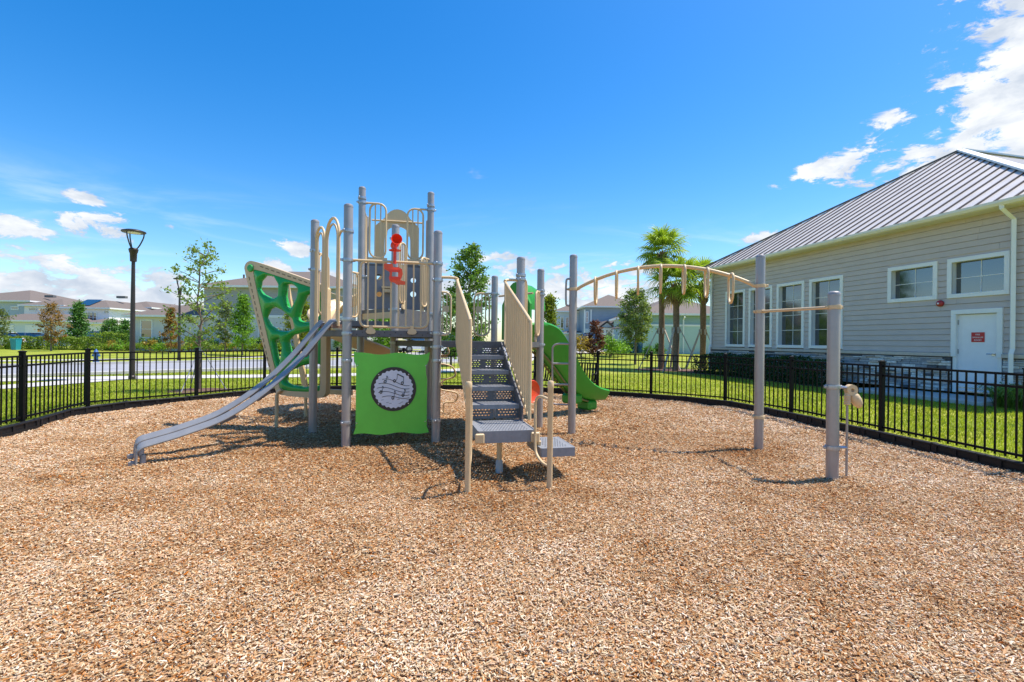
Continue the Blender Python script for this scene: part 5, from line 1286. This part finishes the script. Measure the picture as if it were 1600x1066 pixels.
for k in range(30): a = 2 * math.pi * k / 30; ring.append((8.0 + 1.8 * math.cos(a), 24.5 + 1.3 * math.sin(a), LAWN + .012))
mb.add(ring, [tuple(range(30))]); o = mb.build('palm_bed', MATS['dark_mulch']); o['kind'] = 'structure'

# ------------------------------------------------------------------ houses
def hip_roof(mb, x0, x1, y0, y1, z, pitch, ov=.45):
    x0 -= ov; x1 += ov; y0 -= ov; y1 += ov; w, d = x1 - x0, y1 - y0; h = min(w, d) / 2
    if w >= d: r = [(x0 + h, (y0 + y1) / 2), (x1 - h, (y0 + y1) / 2)]
    else: r = [((x0 + x1) / 2, y0 + h), ((x0 + x1) / 2, y1 - h)]
    zz = z + h * pitch; v = [(x0, y0, z), (x1, y0, z), (x1, y1, z), (x0, y1, z), (r[0][0], r[0][1], zz), (r[1][0], r[1][1], zz)]
    f = [(0, 1, 5, 4), (1, 2, 5), (2, 3, 4, 5), (3, 0, 4)] if w >= d else [(0, 1, 4), (1, 2, 5, 4), (2, 3, 5), (3, 0, 4, 5)]
    mb.add(v, f + [(0, 3, 2, 1)]); return zz
def gable_roof(mb, x0, x1, y0, y1, z, pitch, ov=.35):
    """gable facing the camera"""
    x0 -= ov; x1 += ov; y0 -= ov; xm = (x0 + x1) / 2; zz = z + (x1 - x0) / 2 * pitch; t = .12
    mb.add([(x0, y0, z), (xm, y0, zz), (x1, y0, z), (x0, y1, z), (xm, y1, zz), (x1, y1, z), (x0, y0, z - t), (xm, y0, zz - t), (x1, y0, z - t), (x0, y1, z - t), (xm, y1, zz - t), (x1, y1, z - t)],
           [(0, 1, 4, 3), (1, 2, 5, 4), (6, 9, 10, 7), (7, 10, 11, 8), (0, 6, 7, 1), (1, 7, 8, 2), (0, 3, 9, 6), (2, 8, 11, 5)])
def housewin(root, x0, x1, y, z0, z1, cols=1, rows=2):
    """window on a wall facing -y"""
    mb = MB(); t = .09
    for a, b_, c, d in ((x0 - t, x1 + t, z1, z1 + t), (x0 - t, x1 + t, z0 - t, z0), (x0 - t, x0, z0, z1), (x1, x1 + t, z0, z1)): mb.box(((a + b_) / 2, y - .03, (c + d) / 2), (b_ - a, .06, d - c))
    w = mb.build('window', M_TRIM, root)
    for i in range(cols):
        for j in range(rows):
            a, b_ = x0 + (x1 - x0) * i / cols + .025, x0 + (x1 - x0) * (i + 1) / cols - .025; c, d = z0 + (z1 - z0) * j / rows + .025, z0 + (z1 - z0) * (j + 1) / rows - .025
            mb = MB(); mb.box(((a + b_) / 2, y - .012, (c + d) / 2), (b_ - a, .02, d - c)); mb.build('pane', M_GLASS, w)
    mb = MB(); mb.box(((x0 + x1) / 2, y - .004, (z0 + z1) / 2), (x1 - x0, .006, z1 - z0)); mb.build('sash', M_TRIM, w)
def block(root, x0, x1, y0, y1, z0, z1, m, name='wall'):
    mb = MB(); mb.box(((x0 + x1) / 2, (y0 + y1) / 2, (z0 + z1) / 2), (x1 - x0, y1 - y0, z1 - z0)); return mb.build(name, m, root)
def roofed(root, x0, x1, y0, y1, z0, z1, m, pitch=.42, ov=.45):
    w = block(root, x0, x1, y0, y1, z0, z1, m); mb = MB(); hip_roof(mb, x0, x1, y0, y1, z1 + .16, pitch, ov); r = mb.build('roof', M_SHINGLE, root)
    mb = MB(); a, b_, c, d = x0 - ov, x1 + ov, y0 - ov, y1 + ov
    for p, q in (((a, c), (b_, c)), ((b_, c), (b_, d)), ((b_, d), (a, d)), ((a, d), (a, c))):
        mb.band([Vector((*p, z1 + .08)), Vector((*q, z1 + .08))], Vector((p[1] - q[1], q[0] - p[0], 0)), .04, .17)
    mb.build('fascia', M_TRIM, root)
    mb = MB(); mb.box(((a + b_) / 2, (c + d) / 2, z1 + .012), (b_ - a - .06, d - c - .06, .02)); mb.build('soffit', M_TRIM, root)
    return w
def lap_mat(name, col, s=5.2):
    mt = mat(name, col, .65, var=.05, vscale=1.5); N = mt.node_tree.nodes; L = mt.node_tree.links; b = N['Principled BSDF']
    tc = N.new('ShaderNodeTexCoord'); sp = N.new('ShaderNodeSeparateXYZ'); L.new(tc.outputs['Object'], sp.inputs[0])
    m = N.new('ShaderNodeMath'); m.operation = 'MULTIPLY'; m.inputs[1].default_value = s; L.new(sp.outputs[2], m.inputs[0]); f = N.new('ShaderNodeMath'); f.operation = 'FRACT'; L.new(m.outputs[0], f.inputs[0])
    bp = N.new('ShaderNodeBump'); bp.inputs['Strength'].default_value = .9; bp.inputs['Distance'].default_value = .03; bp.invert = True; L.new(f.outputs[0], bp.inputs['Height']); L.new(bp.outputs[0], b.inputs['Normal']); return mt
M_LAPG = lap_mat('grey_lap', (.37, .365, .345)); M_STUC = mat('pale_stucco', (.62, .61, .58), .8, var=.05, vscale=2); M_STUCW = mat('white_stucco', (.80, .79, .78), .8, var=.04); M_BLUEG = lap_mat('blue_grey_lap', (.30, .35, .40)); M_BLUES = mat('blue_stucco', (.40, .46, .52), .8, var=.05); M_TEALU = lap_mat('teal_lap', (.28, .42, .42)); M_TEAL = mat('teal_stucco', (.46, .60, .575), .8, var=.04); M_PALEB = mat('pale_blue_stucco', (.58, .64, .68), .8, var=.04); M_TAN = mat('tan_stucco', (.50, .47, .42), .8, var=.05)
M_GARAGE = mat('garage_door', (.74, .74, .73), .5, var=.03)

# grey two storey house with single storey wing, behind the green climber
gz = terr(-22, 44); r_ = thing('grey_house', 'grey sided two storey house with single storey wing beyond the street', 'house', (-22, 46, gz))
roofed(r_, XP(318, 43.5), XP(556, 43.5), 43.5, 54, gz - .1, 6.02, M_LAPG, .36, .5)
block(r_, XP(318, 43.4), XP(556, 43.4), 43.44, 43.7, gz - .1, 3.35, M_STUC, 'lower_wall'); block(r_, XP(318, 43.4), XP(556, 43.4), 43.41, 43.72, 3.35, 3.58, M_TRIM, 'band_board')
roofed(r_, XP(204, 43.2), XP(318, 43.2) - .05, 43.2, 53, gz - .1, 3.28, M_STUC, .34, .5)
housewin(r_, XP(221, 43.2), XP(237, 43.2), 43.2, 1.45, 2.95)
for a, b_ in ((405, 416), (428, 440), (520, 532)): housewin(r_, XP(a, 43.4), XP(b_, 43.4), 43.42, 1.45, 2.4, 1, 2)
for a, b_ in ((500, 512),): housewin(r_, XP(a, 43.5), XP(b_, 43.5), 43.5, 4.15, 5.25, 1, 2)
mb = MB(); mb.lathe([(.09, 0), (.09, .4), (.11, .42), (0, .44)], (XP(380, 46), 46, 7.1), 8); mb.build('roof_vent', M_SHINGLE, r_)
# townhouses far left
gz = terr(-52, 62); r_ = thing('townhouse_row', 'long two storey white and blue townhouse row with brown roof, far left', 'house', (-52, 66, gz))
roofed(r_, XP(-90, 64), XP(28, 62), 63.5, 76, gz - .1, 5.9, M_BLUES, .30); roofed(r_, XP(30, 62), XP(92, 62), 62.6, 75.5, gz - .1, 5.3, M_STUCW, .34); roofed(r_, XP(95, 62), XP(170, 62), 62, 75, gz - .1, 5.0, M_STUCW, .34)
roofed(r_, XP(-20, 58), XP(108, 58), 58, 62.4, gz - .1, 3.15, M_PALEB, .34); roofed(r_, XP(132, 59), XP(172, 59), 59, 61.9, gz - .1, 3.0, M_STUCW, .3)
for k in range(3): housewin(r_, XP(134 + 6 * k, 62), XP(138.5 + 6 * k, 62), 62, 3.3, 4.5, 1, 2)
for a, b_, y, z in ((18, 28, 63.5, 4.95), (46, 56, 62.6, 4.75), (163, 170, 62, 4.5)): housewin(r_, XP(a, y), XP(b_, y), y, z, z + .28, 1, 1)
for a, b_ in ((8, 22), (40, 80)): block(r_, XP(a, 58), XP(b_, 58), 57.93, 58.1, gz, 2.75, M_GARAGE, 'garage_door')
mb = MB(); x0, x1 = XP(133, 64), XP(158, 64); mb.add([(x0, 62.2, 5.48), (x1, 62.2, 5.48), (x1 - .6, 65.0, 6.44), (x0 - .6, 65.0, 6.44)], [(0, 1, 2, 3)]); mb.build('solar_panel', M_GLASS, r_)
mb = MB()
for px in (78, 190): mb.box((XP(px, 67), 67, 6.95), (1.2, .5, .3))
mb.build('ridge_vent', M_DARKROOF, r_)
r_ = thing('townhouse', 'further brown roofed townhouse between the lamp post and the grey wing', 'house', (-48, 72, gz))
roofed(r_, XP(172, 70), XP(235, 70), 70, 82, gz - .1, 5.6, M_BLUES, .32); roofed(r_, XP(186, 66), XP(232, 66), 66, 70, gz - .1, 3.4, M_TAN, .4); housewin(r_, XP(178, 70), XP(186, 70), 70, 5.0, 5.35, 1, 1)
# right hand houses
gz = terr(11, 60); r_ = thing('blue_house', 'blue grey two storey house with gabled porch, behind the arch ladder', 'house', (11, 63, gz))
roofed(r_, XP(914, 60), XP(1003, 60), 60, 72, gz - .1, 5.78, M_BLUEG, .45)
block(r_, XP(914, 60), XP(1003, 60), 59.93, 60.2, gz - .1, 3.15, M_PALEB, 'lower_wall'); block(r_, XP(912.6, 60), XP(914, 60), 59.9, 60.3, gz, 5.5, M_TRIM, 'corner_board'); block(r_, XP(922, 60), XP(924, 60), 59.91, 60.05, gz, 5.5, M_TRIM, 'corner_board')
roofed(r_, XP(868, 66), XP(915, 66), 66, 76, gz - .1, 5.5, M_PALEB, .42); housewin(r_, XP(876, 66), XP(880, 66), 66, 3.4, 4.8); housewin(r_, XP(884, 66), XP(888, 66), 66, 3.4, 4.8); roofed(r_, XP(884, 63), XP(908, 63), 63, 66, gz - .1, 2.5, M_PALEB, .3)
housewin(r_, XP(915.5, 60), XP(918, 60), 60, 3.9, 5.2)
x0, x1 = XP(938, 56.5), XP(990, 56.5)
block(r_, XP(965, 59.6), XP(1000, 59.6), 59.4, 60, gz, 3.0, M_STUCW, 'porch_wall'); block(r_, XP(963, 58), XP(974, 58), 59.3, 59.45, gz, 2.75, M_DOOR, 'door')
mb = MB(); hip_roof(mb, x0, x1, 56.5, 60.5, 3.2, .28, .3); mb.build('porch_roof', M_SHINGLE, r_)
mb = MB(); mb.box(((x0 + x1) / 2, 56.5, 3.05), (x1 - x0 + .5, .12, .28)); mb.build('fascia', M_TRIM, r_)
for (a, b_, zr) in ((938, 958, 3.3), (955, 986, 3.6)):
    mb = MB(); gable_roof(mb, XP(a, 56.2), XP(b_, 56.2), 56.2, 60, zr, .75, .2); mb.build('gable_roof', M_SHINGLE, r_)
    xa, xb = XP(a, 56.4), XP(b_, 56.4); mb = MB(); mb.prism([(xa, zr - .1), (xb, zr - .1), ((xa + xb) / 2, zr + (xb - xa) / 2 * .75 - .1)], lambda p, q_, e: Vector((p, 56.35 + e, q_)), 0, .1); mb.build('gable_end', M_PALEB, r_)
for px in (945, 958, 980):
    x = XP(px, 56.6); mb = MB(); mb.box((x, 56.6, (gz + 3.0) / 2), (.24, .24, 3.0 - gz)); mb.tube([Vector((x, 56.6, 2.3)), Vector((x - .5, 56.6, 2.9))], .06, 5); mb.tube([Vector((x, 56.6, 2.3)), Vector((x + .5, 56.6, 2.9))], .06, 5); mb.build('porch_post', M_TRIM, r_)
gz = terr(13, 42); r_ = thing('teal_house', 'pale teal single storey house with brown roof behind the palms', 'house', (13.5, 46, gz))
roofed(r_, XP(1004, 42), XP(1145, 42), 42, 54, gz - .1, 3.88, M_TEALU, .42); block(r_, XP(1004, 42), XP(1145, 42), 41.94, 42.2, gz - .1, 2.95, M_TEAL, 'lower_wall'); block(r_, XP(1004, 42), XP(1145, 42), 41.90, 42.2, 2.95, 3.10, M_TRIM, 'band_board')
mb = MB(); x = XP(1067, 41.9); mb.tube([Vector((x, 41.8, gz)), Vector((x, 41.8, 3.5)), Vector((x, 41.5, 3.75))], .06, 6); mb.build('downspout', M_TRIM, r_)
mb = MB(); gable_roof(mb, XP(985, 43), XP(1030, 43), 43, 50, 2.9, .6, .3); mb.build('porch_roof', M_SHINGLE, r_)
block(r_, XP(991, 43.5), XP(1004, 43.5), 43.5, 50, gz, 2.8, M_TEAL, 'porch_wall'); block(r_, XP(996, 43.4), XP(1002, 43.4), 43.38, 43.6, gz + .1, 2.5, M_DARKROOF, 'door'); block(r_, XP(992, 43.1), XP(994, 43.1), 43.1, 43.3, gz, 2.85, M_TRIM, 'porch_post')
# ------------------------------------------------------------------ parked cars
def car(px, Z, rz, col, label, suv=False, scale=1.0):
    x = XP(px, Z); b = Vector((x, Z, terr(x, Z))); root = thing('parked_car', label, 'car', b, 'cars parked along the far houses')
    Mx = Matrix.Translation(b + UP * .02) @ Matrix.Rotation(rz, 4, 'Z') @ Matrix.Scale(scale, 4)
    m = mat('car_paint_%02d' % len([k for k in MATS if k.startswith('car_paint')]), col, .3, .2, var=.03, coat=.6)
    h = 1.7 if suv else 1.45
    body = chaikin([(-2.25, .32), (-2.28, .72), (-2.1, .92), (-1.2, .98), (1.2, .98), (2.0, .98 if suv else 1.0), (2.22, .85), (2.25, .35)], 1)
    mb = MB(); mb.prism(body, lambda a, c, e: Mx @ Vector((a, e, c)), -.88, .88); mb.build('body', m, root, 30)
    cab = chaikin([(-1.35, .95), (-.62, h - .05), (-.3, h), (1.35 if suv else .95, h), (2.05 if suv else 1.75, .97)], 1)
    mb = MB(); vs = [Mx @ Vector((a, s * (.86 - .16 * (c - .95) / (h - .95)), c)) for s in (-1, 1) for a, c in cab]; n = len(cab)
    mb.add(vs, [tuple(range(n)), tuple(range(2 * n - 1, n - 1, -1))] + [(i, (i + 1) % n, n + (i + 1) % n, n + i) for i in range(n)]); mb.build('glasshouse', M_GLASS, root, 30)
    mb = MB(); mb.box((.35 if suv else .2, 0, h + .012), (1.7, 1.25, .05), M=Mx, bev=.02); mb.build('roof_skin', m, root)
    mb = MB(); mb.box((.35, 0, (h + .95) / 2), (.10, 1.62, h - .97), M=Mx); mb.build('pillar', m, root)
    for a in (-1.4, 1.4):
        for s in (-1, 1):
            M4 = Mx @ Matrix.Translation((a, s * .80, .32)) @ Matrix.Rotation(R(90), 4, 'X')
            mb = MB(); mb.lathe([(.20, -.10), (.31, -.10), (.33, -.06), (.33, .06), (.31, .10), (.20, .10)], M=M4, seg=16); w = mb.build('wheel', M_RUBBER, root, 40)
            mb = MB(); mb.lathe([(.0, -.105), (.19, -.102), (.19, .102), (0, .105)], M=M4, seg=12); mb.build('rim', M_CHROME, w)
    for s in (-.6, .6):
        mb = MB(); mb.box((-2.26, s, .70), (.06, .36, .13), M=Mx, bev=.015); mb.build('headlight', M_LENS, root)
        mb = MB(); mb.box((2.23, s, .74), (.06, .30, .14), M=Mx, bev=.015); mb.build('tail_light', M_RED, root)
car(6, 50, .15, (.75, .75, .76), 'white car parked beyond the hedge at the left edge'); car(44, 51, .1, (.04, .10, .26), 'dark blue car parked right of the white car')
car(150, 52, .2, (.10, .11, .13), 'dark grey car behind the cone shaped tree', True); car(186, 50, .2, (.03, .03, .035), 'black car parked behind the hedge by the near lamp', True)
car(924, 47, 1.2, (.03, .045, .09), 'dark blue suv parked beside the reddish tree', True); car(706, 37, .9, (.78, .78, .78), 'white car on the street seen behind the stairs', True)
car(655, 41, .7, (.70, .71, .72), 'silver car on the street glimpsed above the green panel', True)
# teal bin by the hedge
p = Vector((XP(25, 41.5), 41.5, terr(-42, 41.5))); mb = MB(); mb.add([p + Vector((a * w, b_ * w, z)) for z, w in ((0, .2), (.9, .26)) for a, b_ in ((-1, -1), (1, -1), (1, 1), (-1, 1))], [(0, 1, 5, 4), (1, 2, 6, 5), (2, 3, 7, 6), (3, 0, 4, 7), (0, 3, 2, 1)]); mb.box(p + UP * .93, (.56, .56, .06), bev=.02); mb.box(p + Vector((0, .29, .9)), (.4, .05, .05))
tag(mb.solo('wheeled_bin', mat('teal_bin', (.02, .28, .36), .45), p), 'turquoise wheeled bin in front of the hedge, far left', 'bin')
# ------------------------------------------------------------------ grass blades on the nearer lawn
def grass():
    rs = np.random.RandomState(8); N_ = 330000
    Z = 4 + 17 * rs.rand(N_) ** 1.0; X = (rs.rand(N_) * 2 - 1) * 1.30 * Z + (rs.rand(N_) - .5) * 2
    keep = ~inside(X, Z, BED) & (rs.rand(N_) < np.clip(9.5 / Z, 0, 1))
    wall = X - (14.8 - .2318 * Z); keep &= (wall < -1.25)
    FP = [np.array(p) for p in FENCE]
    keep &= ~((np.abs(Z - np.interp(X, [-27, -17, -12.7, -8.8, -6.7, -2.9], [8.6, 14.2, 16.3, 17.6, 18.4, 21.8])) < 1.0) & (X < -3)) & ~((X < -12) & (Z < 16.5) & (np.abs(X - np.interp(Z, [6, 10.4, 12.6, 14.4, 16.2], [-17.5, -14.6, -13.5, -13.1, -12.95])) < .8)) & ~((X < -8) & (Z > np.interp(X, [-34, -20, -14, -9.3], [-1, 13.5, 19.5, 24])))
    X, Z = X[keep], Z[keep]; n = len(X); a = rs.rand(n) * 6.283; h = .028 + .032 * rs.rand(n); w = .0035 + .004 * rs.rand(n) + Z * .00035
    d = np.stack([np.cos(a), np.sin(a), 0 * a], 1); b = np.stack([X, Z, np.full(n, LAWN - .004)], 1); l = rs.normal(size=(n, 2)) * .016
    V = np.stack([b - d * w[:, None], b + d * w[:, None], b + np.stack([l[:, 0], l[:, 1], h], 1)], 1).reshape(-1, 3)
    m = leafmat('grass_blades', (.31, .36, .028), .45)
    me = np_mesh('grass', V, np.arange(3 * n).reshape(n, 3), m, {'rnd': np.repeat(np.clip(rs.rand(n) * .6 + .4 * (fbm(X * .6, Z * .6) * 2 - .5), 0, 1), 3)})
    o = bpy.data.objects.new('grass', me); _link(o, None); tag(o, 'bright yellow green mown grass outside the fence', 'grass', kind='stuff')
grass()

# ------------------------------------------------------------------ wood chips over the mulch bed
def chips():
    rs = np.random.RandomState(3); L_ = []
    for (z0, z1, dens, s) in ((1.0, 3.2, 9000, .66), (3.2, 5.0, 6000, .73), (5.0, 8.0, 3200, .9), (8.0, 14.9, 1300, 1.25)):
        w = 1.25 * z1 + .8; n = int(2 * w * (z1 - z0) * dens); X = (rs.rand(n) * 2 - 1) * w; Y = z0 + (z1 - z0) * rs.rand(n)
        k = (np.abs(X) < 1.12 * Y + 1.1) & inside(X, Y, BED); L_.append(np.stack([X[k], Y[k], np.full(k.sum(), s)], 1))
    P = np.concatenate(L_); n = len(P); X, Y, S = P.T
    Z = mulch_z(X, Y) + rs.rand(n) * .022 - .003
    patch = fbm(X * .9 + 5, Y * .9 + 2, 4); fine = fbm(X * 2.6 + 50, Y * 2.6 + 12, 3)
    tint = np.clip(.615 + .185 * rs.normal(size=n) + .30 * (patch - .5) + .30 * (fine - .5) - 1.3 * rs.rand(n) * np.clip(fbm(X * 3.4 + 90, Y * 3.4 + 60, 4) - .60, 0, 1), 0, 1)
    # scuffed, darker hollows where children land and climb
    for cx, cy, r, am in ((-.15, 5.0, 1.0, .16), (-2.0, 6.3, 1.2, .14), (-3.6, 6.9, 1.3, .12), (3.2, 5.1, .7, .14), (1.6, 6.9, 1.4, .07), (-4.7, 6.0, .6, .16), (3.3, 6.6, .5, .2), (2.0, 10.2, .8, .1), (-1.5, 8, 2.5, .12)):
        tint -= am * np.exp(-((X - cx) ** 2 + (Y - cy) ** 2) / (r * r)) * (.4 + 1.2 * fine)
    pale = np.clip((X - 3.0) / 2.5, 0, 1) * .08 + np.clip((-X - 4.5) / 3, 0, 1) * .06; tint = np.clip(tint + pale, 0, 1)
    me = bpy.data.meshes.new('wood_chips'); me.vertices.add(n); me.vertices.foreach_set('co', np.stack([X, Y, Z], 1).astype(np.float32).ravel())
    rot = np.stack([rs.normal(size=n) * .5, rs.normal(size=n) * .28, rs.rand(n) * 6.283], 1)
    ln = (.014 + .030 * rs.rand(n) ** 1.7 + .055 * (rs.rand(n) > .985)) * S; wd = (.0055 + .0075 * rs.rand(n)) * S; tk = (.0025 + .004 * rs.rand(n)) * S
    for nm, ty, a in (('rot', 'FLOAT_VECTOR', rot), ('scl', 'FLOAT_VECTOR', np.stack([ln, wd, tk], 1))):
        at = me.attributes.new(nm, ty, 'POINT'); at.data.foreach_set('vector', a.astype(np.float32).ravel())
    for nm, a in (('tint', tint), ('hue', rs.rand(n))): at = me.attributes.new(nm, 'FLOAT', 'POINT'); at.data.foreach_set('value', a.astype(np.float32))
    o = bpy.data.objects.new('wood_chips', me); _link(o, None); tag(o, 'tan and brown wood chip mulch covering the play area', 'wood chips', kind='stuff')
    mt = bpy.data.materials.new('chip_wood'); mt.use_nodes = True; N = mt.node_tree.nodes; L = mt.node_tree.links; b = N['Principled BSDF']; b.inputs['Roughness'].default_value = .8; b.inputs['Specular IOR Level'].default_value = .2
    at = N.new('ShaderNodeAttribute'); at.attribute_type = 'INSTANCER'; at.attribute_name = 'tint'
    r = N.new('ShaderNodeValToRGB'); e = r.color_ramp.elements; e[0].color = (.12, .050, .020, 1); e[1].color = (.78, .62, .46, 1)
    for p, c in ((.22, (.26, .108, .036)), (.42, (.44, .215, .078)), (.60, (.56, .355, .180)), (.80, (.69, .50, .325))): k = e.new(p); k.color = c + (1,)
    L.new(at.outputs['Fac'], r.inputs[0])
    a2 = N.new('ShaderNodeAttribute'); a2.attribute_type = 'INSTANCER'; a2.attribute_name = 'hue'
    mh = N.new('ShaderNodeMapRange'); mh.inputs[3].default_value = .484; mh.inputs[4].default_value = .522; L.new(a2.outputs['Fac'], mh.inputs[0])
    ms = N.new('ShaderNodeMapRange'); ms.inputs[3].default_value = 1.2; ms.inputs[4].default_value = .76; L.new(a2.outputs['Fac'], ms.inputs[0])
    hv = N.new('ShaderNodeHueSaturation'); L.new(mh.outputs[0], hv.inputs['Hue']); L.new(ms.outputs[0], hv.inputs['Saturation']); L.new(r.outputs[0], hv.inputs['Color']); L.new(hv.outputs[0], b.inputs['Base Color'])
    me.materials.append(mt)
    ng = bpy.data.node_groups.new('scatter_chips', 'GeometryNodeTree'); ng.interface.new_socket('Geometry', in_out='INPUT', socket_type='NodeSocketGeometry'); ng.interface.new_socket('Geometry', in_out='OUTPUT', socket_type='NodeSocketGeometry')
    N = ng.nodes; L = ng.links; gi_ = N.new('NodeGroupInput'); go = N.new('NodeGroupOutput')
    cu = N.new('GeometryNodeMeshCube'); cu.inputs['Size'].default_value = (1, 1, 1)
    co = N.new('GeometryNodeMeshCone'); co.inputs['Vertices'].default_value = 5; co.inputs['Radius Top'].default_value = .22; co.inputs['Radius Bottom'].default_value = .62; co.inputs['Depth'].default_value = 1.15
    tr = N.new('GeometryNodeTransform'); tr.inputs['Rotation'].default_value = (0, R(90), 0); tr.inputs['Translation'].default_value = (-.55, 0, 0); L.new(co.outputs[0], tr.inputs[0])
    s1 = N.new('GeometryNodeSetMaterial'); s1.inputs['Material'].default_value = mt; L.new(cu.outputs[0], s1.inputs[0])
    s2 = N.new('GeometryNodeSetMaterial'); s2.inputs['Material'].default_value = mt; L.new(tr.outputs[0], s2.inputs[0])
    ti = N.new('GeometryNodeGeometryToInstance'); L.new(s1.outputs[0], ti.inputs[0]); L.new(s2.outputs[0], ti.inputs[0])
    ip = N.new('GeometryNodeInstanceOnPoints'); L.new(gi_.outputs[0], ip.inputs['Points']); L.new(ti.outputs[0], ip.inputs['Instance']); ip.inputs['Pick Instance'].default_value = True
    def na(nm, ty): a = N.new('GeometryNodeInputNamedAttribute'); a.data_type = ty; a.inputs[0].default_value = nm; return a.outputs[0]
    er = N.new('FunctionNodeEulerToRotation'); L.new(na('rot', 'FLOAT_VECTOR'), er.inputs[0]); L.new(er.outputs[0], ip.inputs['Rotation']); L.new(na('scl', 'FLOAT_VECTOR'), ip.inputs['Scale'])
    L.new(ip.outputs[0], go.inputs[0])
    md = o.modifiers.new('scatter', 'NODES'); md.node_group = ng
    print('chips', n)
chips()
